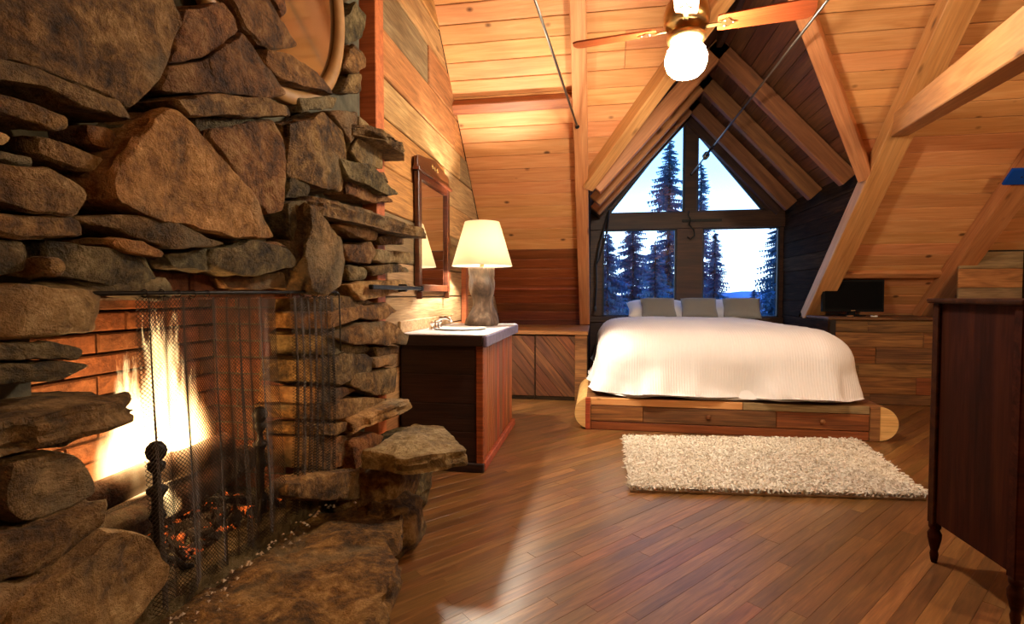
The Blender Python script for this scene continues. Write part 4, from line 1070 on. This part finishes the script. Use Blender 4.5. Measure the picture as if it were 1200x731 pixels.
# ------------------------------------------------------------------ wall mirror
wm = empty('wall_mirror', (XL+.012, 3.28, 1.10)); tag(wm, 'tall wall mirror in a dark wooden frame with carved crest above the vanity', 'mirror')
MW, MH = .72, .80
boxo('stile', (0, .035, 0, .055, 0, MH+.02), MIRROR_WOOD, wm); boxo('stile', (0, .035, MW-.055, MW, 0, MH+.02), MIRROR_WOOD, wm)
boxo('rail', (0, .03, .055, MW-.055, 0, .05), MIRROR_WOOD, wm); boxo('rail', (0, .032, .055, MW-.055, MH-.04, MH+.015), MIRROR_WOOD, wm)
boxo('glass', (.006, .014, .045, MW-.045, .04, MH-.03), MIRROR, wm, bev=0)
cr = board('crest', MIRROR_WOOD, wm, frame((.03, 0, 0), (0, 1, 0), (0, 0, 1)), [(-.015, MH+.02), (MW+.015, MH+.02), (MW+.005, MH+.10), (MW-.03, MH+.115), (MW*.75, MH+.135), (MW*.5, MH+.165), (MW*.25, MH+.135), (.03, MH+.115), (-.005, MH+.10)], t=.026, c=.004)
for k in (-.06, 0, .06): latheo('carving', [(0, -.010), (.016, -.005), (.018, 0), (.016, .005), (0, .010)], BRASS, cr, 10, (k, -.0, .0))
boxo('cornice', (0, .05, -.03, MW+.03, MH+.005, MH+.028), MIRROR_WOOD, wm)
for yy in (.03, MW-.05): boxo('bracket', (0, .04, yy, yy+.02, -.05, .0), MIRROR_WOOD, wm)

# ------------------------------------------------------------------ bed
bed = empty('platform_bed', (1.0, 4.12, 0)); tag(bed, 'low plank platform bed frame with half-log sides under the window', 'bed')
PW, PLn, PH = 2.16, 2.60, .26
hw = PW/2
boxo('core', (-hw+.05, hw-.05, .04, PLn, .0, PH-.03), DARK_BACK, bed, bev=0)
boxo('deck', (-hw+.0, hw-.0, .015, PLn, PH-.028, PH), WEATHER_D, bed, bev=.004)
pM = frame((0, 0, 0), (1, 0, 0), (0, 0, 1))
fpn = boxo('front_panel', (-hw, hw, .018, .04, .0, PH-.03), DARK_BACK, bed, bev=0)
def fb(name, x0, x1, z0, z1, m, off=0.0, par=None): return board(name, m, par or fpn, pM, [(x0+.0015, z0+.0015), (x1-.0015, z0+.0015), (x1-.0015, z1-.0015), (x0+.0015, z1-.0015)], t=.02, c=.004, off=off)
fb('plank', -hw+.03, hw-.1, .0, .068, PINE_RED); fb('plank', -hw+.03, .1, PH-.062, PH-.002, PINE, .006); fb('plank', .1, hw-.1, PH-.062, PH-.002, WEATHER, .006)
for (a, b) in ((-hw+.03, -hw+.44), (-hw+.44, .34), (.34, hw-.1)):
    dr = fb('drawer', a, b, .07, PH-.064, WEATHER_D, .004, bed)
    if b-a > .6: latheo('knob', [(0, .022), (.016, .020), (.020, .012), (.012, .004), (.012, -.004)], VANITY_SLAT, dr, 14).rotation_euler = (0, 0, 0)
fb('post', -hw-.01, -hw+.03, 0, PH-.002, VANITY_SLAT, .010, bed); fb('post', hw-.1, hw-.03, 0, PH-.002, WEATHER_D, .010, bed)
for s in (-1, 1):
    bm = bmesh.new(); N = 18; r = .14; ysA, ysB = .0, (PLn-.1 if s > 0 else 1.02); ra, rbk = [], []
    for k in range(N+1):
        a = -math.pi/2+math.pi*k/N; x = s*(hw-.03+max(0, math.cos(a))*.125); zz = PH/2+math.sin(a)*(PH/2-.005)
        ra.append(bm.verts.new((x, ysA, zz))); rbk.append(bm.verts.new((x, ysB, zz)))
    for k in range(N): bm.faces.new((ra[k], ra[k+1], rbk[k+1], rbk[k]))
    bm.faces.new(ra); bm.faces.new(rbk[::-1]); bm.faces.new((ra[0], rbk[0], rbk[-1], ra[-1]))
    o = frombm('half_log', bm, LOGWOOD, bed)
boxo('mattress', (-.96, .94, .16, PLn-.15, PH+.01, .62), SHEET, bed, bev=.05, seg=3)
# duvet as a draped rounded body
def rrect(hx, hy, r, n):
    """points of a rounded rectangle, evenly by angle parameter"""
    pts = []; r = min(r, hx, hy)
    segs = [((hx-r, hy-r), 0), ((-hx+r, hy-r), 90), ((-hx+r, -hy+r), 180), ((hx-r, -hy+r), 270)]
    path = []
    for (cx, cy), a0 in segs:
        for k in range(9): a = math.radians(a0+90*k/8); path.append(Vector((cx+r*math.cos(a), cy+r*math.sin(a))))
    L = [0]
    for i in range(len(path)): L.append(L[-1]+(path[(i+1) % len(path)]-path[i]).length)
    out = []; j = 0
    for k in range(n):
        d = L[-1]*k/n
        while L[j+1] < d: j += 1
        a, b = path[j], path[(j+1) % len(path)]; t = (d-L[j])/max(1e-9, L[j+1]-L[j]); out.append(a+(b-a)*t)
    return out
def duvet(name, hx, hy, top, bot, mat, parent, N=280, R=.17, fold=1.0, seed=0):
    rings = []; sd = Vector((seed*11.1, 3, 7))
    prof = [(s, 'top') for s in (0.02, .15, .3, .45, .6, .72, .82, .90)]
    lv = []
    for s, _ in prof: lv.append((s, 0.0, top+.035*(1-s**3)))
    for k in range(1, 9): a = math.pi/2*k/8; lv.append((None, R*(1-math.sin(a)), top-R*(1-math.cos(a))))
    K = 16
    for k in range(1, K+1): t = k/K; lv.append((None, -.05*t*t, (top-R)+(bot-(top-R))*t))
    V, Fc = [], []
    base = rrect(hx, hy, .26, N); inn = rrect(hx-R, hy-R, .16, N)
    nl = len(lv)
    for li, (s, ins, z) in enumerate(lv):
        for k in range(N):
            if s is not None: p = inn[k]*s/0.90*.97 if False else inn[k]*s; out = Vector((0, 0))
            else:
                d = base[k]-inn[k]; p = inn[k]+d*((R-ins)/R); out = d.normalized()
            drop = max(0, (top-R-z)/(top-R-bot)) if s is None else 0
            q = Vector((p.x, p.y, z))
            f1 = noise.noise(Vector((p.x*3.1, p.y*3.1, z*1.2))+sd); f2 = noise.noise(Vector((p.x*9, p.y*9, z*2.5))+sd)
            f3 = noise.noise(Vector((p.x*4+z*5, p.y*4, z*7))+sd*2)
            amp = fold*(.010+.045*drop)
            q += Vector((out.x, out.y, 0))*(amp*f1*1.1+amp*.8*f2+.016*drop*f3)
            q.z += .012*f1*(1 if s is not None else .5)+.006*f2+drop*drop*.03*f3
            if drop > 0: q.z = max(q.z, bot-.0)
            if drop >= .99: q.z = bot+.012+.03*max(0, f1)+.012*f2
            V.append(q)
    c = len(V); V.append(Vector((0, 0, lv[0][2]+.01)))
    for r in range(nl-1):
        for k in range(N):
            j = (k+1) % N; Fc.append((r*N+k, (r+1)*N+k, (r+1)*N+j, r*N+j))
    for k in range(N): Fc.append((c, k, (k+1) % N))
    return mesh(name, V, Fc, mat, parent, True)
dv_o = empty('duvet', (.985, 5.36, 0)); tag(dv_o, 'puffy white ribbed duvet spread over the platform bed', 'duvet')
dd = duvet('cover', .98, 1.245, .80, .285, DUVET, dv_o, R=.25, fold=1.35)
dh = duvet('hem', .95, 1.19, .55, .263, SHEET, dv_o, N=220, R=.10, fold=.5, seed=4)

def pillow(name, loc, w, h, t, mat, rot, lab, grp):
    nu, nv = 22, 16; V, Fc = [], []
    for sgn in (1, -1):
        for j in range(nv+1):
            for i in range(nu+1):
                u, v = -1+2*i/nu, -1+2*j/nv
                th = t/2*((1-abs(u)**3.2)*(1-abs(v)**3.2))**.55
                k = 1-.06*(1-abs(u))*abs(v)**3-.0; k2 = 1-.06*(1-abs(v))*abs(u)**3
                n1 = noise.noise(Vector((u*2+loc[0]*5, v*2, sgn)))*.008
                V.append((u*w/2*k2, v*h/2*k, sgn*(th+n1*(1-abs(u))*(1-abs(v)))))
    def id(s, i, j): return s*(nu+1)*(nv+1)+j*(nu+1)+i
    for s in (0, 1):
        for j in range(nv):
            for i in range(nu):
                q = (id(s, i, j), id(s, i+1, j), id(s, i+1, j+1), id(s, i, j+1)); Fc.append(q if s == 0 else q[::-1])
    o = mesh(name, V, Fc, mat, None, True); o.location = loc; o.rotation_euler = rot
    bm = bmesh.new(); bm.from_mesh(o.data); bmesh.ops.remove_doubles(bm, verts=bm.verts, dist=.0005); bm.to_mesh(o.data); bm.free()
    o.data.polygons.foreach_set('use_smooth', [True]*len(o.data.polygons))
    return tag(o, lab, 'pillow', grp)
for i, (x, y, rz, lab) in enumerate([(.70, 6.16, .03, 'grey cushion nearest the lamp-side cheek on the bed'), (1.15, 6.14, -.02, 'middle grey cushion of the three on the bed'), (1.60, 6.10, -.06, 'grey cushion leaning lowest, nearest the television side')]):
    pillow('pillow', (x, y, .925), .395, .28, .13, SHAM, (math.radians(52), 0, rz*2.2), lab, 'grey cushions on the bed')
for i, (x, y, lab) in enumerate([(.72, 6.38, 'white bed pillow behind the first grey cushions'), (1.45, 6.40, 'white bed pillow lying behind the lowest grey cushion')]):
    pillow('pillow', (x, y, .90), .72, .42, .18, SHEET, (math.radians(22), 0, .03*(1-2*i)), lab, 'white pillows at the bed head')

# ------------------------------------------------------------------ shag rug
rug = empty('shag_rug', (0, 0, 0)); tag(rug, 'cream shag rug lying on the oak floor in front of the bed', 'rug')
cs = [Vector(onZ(732, 512, .02)[:2]), Vector(onZ(738, 572, .02)[:2]), Vector(onZ(1086, 582, .02)[:2]), Vector(onZ(1000, 514, .02)[:2])]
cs[0].y = min(cs[0].y, 4.02); cs[3].y = min(cs[3].y, 4.04)
v, f = prism([(p.x, p.y) for p in cs], .012, .003, .014); mesh('backing', v, f, RUGB, rug)
V, Fc = [], []; rr = random.Random(12)
nu, nv = 150, 112
for i in range(nu):
    for j in range(nv):
        u, w = (i+rr.uniform(0, 1))/nu, (j+rr.uniform(0, 1))/nv
        p = cs[0]*(1-u)*(1-w)+cs[3]*u*(1-w)+cs[1]*(1-u)*w+cs[2]*u*w
        a = rr.uniform(0, 6.283); ln = rr.uniform(.020, .042); r = rr.uniform(.0032, .0052)
        d = Vector((math.cos(a), math.sin(a), 0)); b = Vector((p.x, p.y, .012)); m = b+d*ln*.35+Vector((0, 0, .014+rr.uniform(0, .012))); t = b+d*ln*rr.uniform(.7, 1.1)+Vector((0, 0, .016+rr.uniform(0, .014)))
        k = len(V); s = Vector((-d.y, d.x, 0))
        for c, q in ((b, r), (m, r*1.25), (t, r*.55)): V.extend((c+s*q, c-s*q, c+Vector((0, 0, q*1.4))))
        for g in (0, 3):
            for e_ in range(3): Fc.append((k+g+e_, k+g+(e_+1) % 3, k+g+3+(e_+1) % 3, k+g+3+e_))
        Fc.append((k+6, k+7, k+8))
o = mesh('pile', V, Fc, RUG, rug); o['kind'] = 'stuff'

# ------------------------------------------------------------------ television on the shelf
tv = empty('television', (2.60, 5.78, .856)); tag(tv, 'small black flat television standing on the knee wall shelf', 'television')
bm = bmesh.new(); bbox(bm, -.29, .29, 0, .05, .045, .375, .006); frombm('housing', bm, TV_BLACK, tv)
boxo('screen', (-.268, .268, -.004, .002, .075, .355), TV_SCREEN, tv, bev=0)
boxo('stand', (-.10, .10, -.05, .10, 0, .014), TV_BLACK, tv); boxo('neck', (-.035, .035, .02, .05, .01, .06), TV_BLACK, tv)
boxo('badge', (-.02, .02, -.006, .0, .055, .063), CHROME, tv, bev=0)
for k, (x, lab, m) in enumerate([(2.50, 'small silver remote lying on the shelf before the television', CHROME), (2.72, 'small white cable box on the shelf beside the television foot', WHITE_CAP)]):
    e_ = empty('remote_control' if k == 0 else 'adapter', (x, 5.62, .856)); tag(e_, lab, 'remote' if k == 0 else 'adapter')
    boxo('case', (-.03, .03, -.012, .012, 0, .014), m, e_, bev=.003); boxo('button_strip', (-.02, .015, -.006, .006, .014, .016), TV_BLACK, e_, bev=0)

# ------------------------------------------------------------------ dresser
dr = empty('dresser', (1.33, 1.86, 0)); tag(dr, 'tall dark walnut chest of drawers on slim turned legs', 'dresser')
DW, DD, DH = .92, .44, 1.065
def uv_panel(name, d, par=dr): return boxo(name, d, DARKWOOD, par, bev=.003)
boxo('carcass', (.012, DW-.01, .012, DD-.01, .17, DH-.02), DARKWOOD, dr, bev=0)
sdM = frame((.008, 0, 0), (0, 0, 1), (0, 1, 0)); n_ = sdM.to_3x3() @ Vector((0, 0, 1))
board('side_panel', DARKWOOD, dr, sdM, [(.17, .02), (DH-.02, .02), (DH-.02, DD-.02), (.17, DD-.02)], t=.012, c=.001)
for (y0, y1) in ((-.002, .035), (DD-.035, DD+.002)):
    boxo('stile', (-.003, .035, y0, y1, .16, DH-.02), DARKWOOD, dr, bev=.003)
    boxo('stile', (DW-.035, DW+.003, y0, y1, .16, DH-.02), DARKWOOD, dr, bev=.003)
boxo('top', (-.018, DW+.018, -.02, DD+.02, DH-.02, DH), DARKWOOD, dr, bev=.006, seg=2)
for x in (.016, DW-.016):
    for y in (.016, DD-.016):
        latheo('leg', [(.009, 0), (.012, .012), (.015, .035), (.012, .05), (.016, .065), (.023, .10), (.024, .118), (.016, .135), (.021, .146), (.021, .165)], DARKWOOD, dr, 16, (x, y, 0))
z = .19
for h in (.22, .21, .20, .19):
    d_ = boxo('drawer', (.045, DW-.045, -.012, .01, z, z+h-.012), DARKWOOD, dr, bev=.004)
    for x in (.22, DW-.22): bm = bmesh.new(); lathe(bm, [(.008, 0), (.008, .012), (.018, .02), (.014, .03), (0, .033)], 14); k_ = frombm('knob', bm, BRASS, d_, True); k_.location = (x, -.012, z+h/2); k_.rotation_euler = (math.pi/2, 0, 0)
    z += h

# ------------------------------------------------------------------ ceiling fan with light
FX, FY = .445, 2.80
FZ = 2.455
fan = empty('ceiling_fan', (FX, FY, FZ)); tag(fan, 'four-blade wooden ceiling fan with lit round glass globe', 'ceiling fan')
tubeo('down_rod', [(0, 0, .14), (0, 0, roofz(FY)-FZ-.01)], .012, BRASS, fan, 12)
latheo('canopy', [(.065, roofz(FY)-FZ-.02+.05), (.062, roofz(FY)-FZ-.06), (.03, roofz(FY)-FZ-.11), (.014, roofz(FY)-FZ-.12)], BRASS, fan, 24)
latheo('motor_housing', [(.02, .15), (.06, .145), (.105, .11), (.115, .06), (.115, .02), (.10, .0), (.06, -.015), (.05, -.03)], BRASS, fan, 32)
latheo('light_ring', [(.05, -.03), (.085, -.035), (.098, -.045), (.098, -.062), (.085, -.072), (.07, -.075)], BRASS, fan, 32, ripple=lambda a, z: 1+.025*math.cos(12*a))
GLOBE = emit('lit_globe', (1, .87, .70), FAN_LIGHT)
latheo('globe', [(.064, -.078), (.070, -.088), (.092, -.115), (.104, -.15), (.104, -.18), (.092, -.215), (.065, -.243), (.03, -.257), (0, -.26)], GLOBE, fan, 32)
ang0 = math.atan2(-.19, .556)+YAW
for k in range(4):
    a = ang0+k*math.pi/2; Mz = Matrix.Rotation(a, 4, 'Z') @ Matrix.Rotation(math.radians(-12), 4, 'X')
    bm = bmesh.new(); n0 = 14; top, bot = [], []
    outl = [(.15, -.048), (.17, -.055), (.56, -.068), (.585, -.05), (.592, 0), (.585, .05), (.56, .068), (.17, .055), (.15, .048)]
    top = [bm.verts.new((x, y, .004)) for x, y in outl]; bot = [bm.verts.new((x, y, -.004)) for x, y in outl]
    bm.faces.new(top); bm.faces.new(bot[::-1])
    for i in range(len(outl)): j = (i+1) % len(outl); bm.faces.new((top[i], bot[i], bot[j], top[j]))
    b = frombm('blade', bm, FAN_WOOD, fan); b.matrix_local = Mz
    bm = bmesh.new(); bbox(bm, .09, .17, -.012, .012, -.012, -.004, .002)
    ol = [(.155, -.018), (.20, -.032), (.215, -.012), (.245, 0), (.215, .012), (.20, .032), (.155, .018)]
    tv_ = [bm.verts.new((x, y, -.005)) for x, y in ol]; bv = [bm.verts.new((x, y, -.009)) for x, y in ol]; bm.faces.new(tv_); bm.faces.new(bv[::-1])
    for i in range(len(ol)): j = (i+1) % len(ol); bm.faces.new((tv_[i], bv[i], bv[j], tv_[j]))
    bi = frombm('blade_iron', bm, BRASS, fan); bi.matrix_local = Mz
    for (x, y) in ((.185, -.018), (.185, .018), (.225, 0)): s_ = latheo('screw', [(.006, -.009), (.005, -.012), (0, -.0125)], CHROME, bi, 8, (x, y, 0))

# second light of the room: pendant globe over the far half, out of the frame
PX, PY, PZ = 3.3, .75, 2.45
pr = YRIDGE-PY; ptop = zr-RT*pr
pd = empty('pendant_lamp', (PX, PY, PZ)); tag(pd, 'lit glass globe pendant hanging over the other half of the room', 'pendant lamp')
latheo('globe', [(.03, 0), (.06, -.012), (.10, -.05), (.118, -.10), (.118, -.13), (.10, -.18), (.06, -.218), (0, -.23)], emit('pendant_globe', (1, .74, .46), PENDANT_LIGHT), pd, 28)
latheo('cap', [(.036, .002), (.036, .03), (.012, .05), (.012, .06)], BRASS, pd, 20)
tubeo('stem', [(0, 0, .055), (0, 0, ptop-PZ-.03)], .008, BRASS, pd, 10)
latheo('canopy', [(.06, ptop-PZ+.03), (.055, ptop-PZ-.05), (.02, ptop-PZ-.08)], BRASS, pd, 20)

# ------------------------------------------------------------------ tie rods
def tierod(a, b, lab, r=.008, turn=None):
    e_ = empty('tie_rod', a); tag(e_, lab, 'tie rod'); a, b = Vector(a), Vector(b); d = b-a
    tubeo('rod', [(0, 0, 0), d], r, STEEL, e_, 10)
    u = d.normalized(); M = frame((0, 0, 0), u, u.orthogonal())
    latheo('eye_plate', [(.0, -.004), (.018, -.003), (.018, .003), (.012, .008), (.010, .02)], IRON, e_, 16).matrix_local = M @ Matrix.Rotation(math.pi/2, 4, 'Y')
    if turn:
        c = d*turn; bm = bmesh.new(); q = u.orthogonal().normalized(); w = u.cross(q)
        for s in (-1, 1): tube(bm, [c-u*.11, c-u*.08+q*.032*s, c+u*.08+q*.032*s, c+u*.11], .011, 8)
        tube(bm, [c-u*.14, c-u*.09], .014, 8); tube(bm, [c+u*.09, c+u*.14], .014, 8)
        frombm('turnbuckle', bm, IRON, e_, True)
        bm = bmesh.new(); pts = []
        for i in range(41): t = i/40*6*math.pi; pts.append(c+u*(-.24+.10*i/40)+q*.026*math.cos(t)+w*.026*math.sin(t))
        tube(bm, pts, .010, 6); frombm('cable_wrap', bm, STEEL, e_, True)
a = Vector((1.15, YW-.07, 2.58)); p2 = onY(970, 0, 3.30); d_ = (p2-a)
# extend the rod upward to the main roof plane
t = (RC-a.z-RT*a.y)/(d_.z+RT*d_.y); b = a+d_*min(max(t, 1.0), 1.6)
tierod(a, b, 'long steel tie rod with turnbuckle running to the window post', .009, .26)
a = onR(677, 141)+RN*.11; p2 = onY(627, 0, 3.1); d_ = p2-a
tierod(a, a+d_*1.35, 'short steel tie rod fixed to the narrow trimmer rafter', .009)
# iron hook plate on the crossbar
hk = empty('iron_hook', (1.14, YW-.085, 2.0)); tag(hk, 'black iron hook plate on the window crossbar', 'hook')
boxo('strap', (-.10, .38, -.005, .006, -.015, .02), IRON, hk); tubeo('hook', [(0, -.01, .0), (-.02, -.03, -.05), (.04, -.03, -.12), (.05, -.03, -.19), (.0, -.03, -.23), (-.04, -.03, -.20)], .010, IRON, hk, 8)
tubeo('upper_hook', [(0, -.01, .02), (-.03, -.03, .07), (-.02, -.03, .12)], .009, IRON, hk, 8)
# black cord hanging by the window on the lamp side
cd = empty('blind_cord', (-.03, 6.55, 2.12)); tag(cd, 'looped black cord hanging in the corner beside the window', 'cord')
tubeo('cord', [(.17, .05, .02), (.12, 0, -.16), (.06, 0, -.38), (.01, 0, -.66), (.02, 0, -.9), (.0, 0, -1.2)], .012, STRAP, cd, 8)
tubeo('cord_loop', [(.17, .05, .02), (.15, -.01, -.2), (.10, -.02, -.45), (.04, -.02, -.62), (.01, 0, -.66)], .010, STRAP, cd, 8)
latheo('cord_weight', [(0, -1.26), (.018, -1.24), (.020, -1.20), (0, -1.17)], STRAP, cd, 12)
# blue painted board end at the frame edge
p = onR(1180, 207, .205)
bl = empty('blue_board', p); tag(bl, 'blue painted board nailed under the rafters above the dresser', 'board')
o = beam('panel', (0, 0, 0), (1.28, 0, 0), .15, .024, RN, BLUE_PAINT, bl, bev=.004)
for xx in (.10, .20, 1.15, 1.22): latheo('nail', [(.007, 0), (.006, .003), (0, .004)], IRON, bl, 8).matrix_local = frame(Vector((xx, 0, 0))+RN*.0115, (1, 0, 0), RN.cross(Vector((1, 0, 0))))

# ------------------------------------------------------------------ outside: ground, hills, spruces
gd = mesh('ground_outside', *prism([(-60, 9), (80, 9), (80, 220), (-60, 220)], .5, .01, -4.0), plain('dusk_meadow', (.05, .09, .16), .9, noise_amt=.4, scale=.2)); tag(gd, 'bluish dusk meadow beyond the window', 'ground', kind='structure')  # blue of the dusk put into the ground colour
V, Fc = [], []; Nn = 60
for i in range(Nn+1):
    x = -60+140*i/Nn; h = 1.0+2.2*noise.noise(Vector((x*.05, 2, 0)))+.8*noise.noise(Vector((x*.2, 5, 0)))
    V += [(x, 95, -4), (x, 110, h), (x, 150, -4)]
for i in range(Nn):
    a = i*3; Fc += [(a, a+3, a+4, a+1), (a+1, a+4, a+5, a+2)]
hl = mesh('hills', V, Fc, plain('blue_hills', (.10, .20, .36), .95, noise_amt=.3, scale=.3), None, True); tag(hl, 'hazy blue hill line far beyond the trees', 'hills', kind='structure')  # distance haze put into the hill colour
NEEDLE = plain('spruce_needles', (.018, .085, .20), .8, noise_amt=.4, scale=3); BARK = plain('spruce_bark', (.03, .028, .03), .9)  # needles carry the blue outdoor light in their base colour
def spruce(x, y, zb, h, r, lab, seed, dens=1.0):
    rg = random.Random(seed); e_ = empty('spruce_tree', (x, y, zb)); tag(e_, lab, 'tree', 'spruces beyond the window')
    tubeo('trunk', [(0, 0, 0), (0, 0, h*.5), (0, 0, h)], [.16*h/9, .09*h/9, .01], BARK, e_, 8)
    V, Fc = [], []
    for bi in range(int(520*dens)):
        t = .10+.89*(bi/(520*dens))**.8; z = t*h; R = r*(1-t)**.8*(.8+.35*noise.noise(Vector((seed, t*9, 0))))+.07
        a = rg.uniform(0, 6.283); L = R*rg.uniform(.6, 1.12); d = Vector((math.cos(a), math.sin(a), 0)); s = Vector((-d.y, d.x, 0)); ns = 6
        up = rg.uniform(-.15, .10); prev = None
        for q in range(ns+1):
            u = q/ns; c = d*L*u+Vector((0, 0, z+L*(up*u-.42*u*u+.26*u*u*u)))
            if q:
                for sg in (-1, 1):                              # side sprays
                    ln = L*.44*(1-u*.75)*rg.uniform(.6, 1.2)+.03; tip = c+d*ln*rg.uniform(.3, .8)+s*sg*ln*.8+Vector((0, 0, -ln*rg.uniform(.1, .6))); b = len(V)
                    V.extend((c-d*ln*.40, c+d*ln*.32, tip)); Fc.append((b, b+1, b+2))
                b = len(V); dn = L*.30*(1-u*.6)*rg.uniform(.5, 1.3)+.03
                V.extend((c-d*dn*.35, c+d*dn*.35, c+Vector((0, 0, -dn)))); Fc.append((b, b+1, b+2))
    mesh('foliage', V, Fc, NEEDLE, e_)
def sp(px, py, Y, r, lab, seed, zb=-4.0, dens=1.0):
    t = onY(px, py, Y); spruce(t.x, Y, zb, t.z-zb, r, lab, seed, dens)
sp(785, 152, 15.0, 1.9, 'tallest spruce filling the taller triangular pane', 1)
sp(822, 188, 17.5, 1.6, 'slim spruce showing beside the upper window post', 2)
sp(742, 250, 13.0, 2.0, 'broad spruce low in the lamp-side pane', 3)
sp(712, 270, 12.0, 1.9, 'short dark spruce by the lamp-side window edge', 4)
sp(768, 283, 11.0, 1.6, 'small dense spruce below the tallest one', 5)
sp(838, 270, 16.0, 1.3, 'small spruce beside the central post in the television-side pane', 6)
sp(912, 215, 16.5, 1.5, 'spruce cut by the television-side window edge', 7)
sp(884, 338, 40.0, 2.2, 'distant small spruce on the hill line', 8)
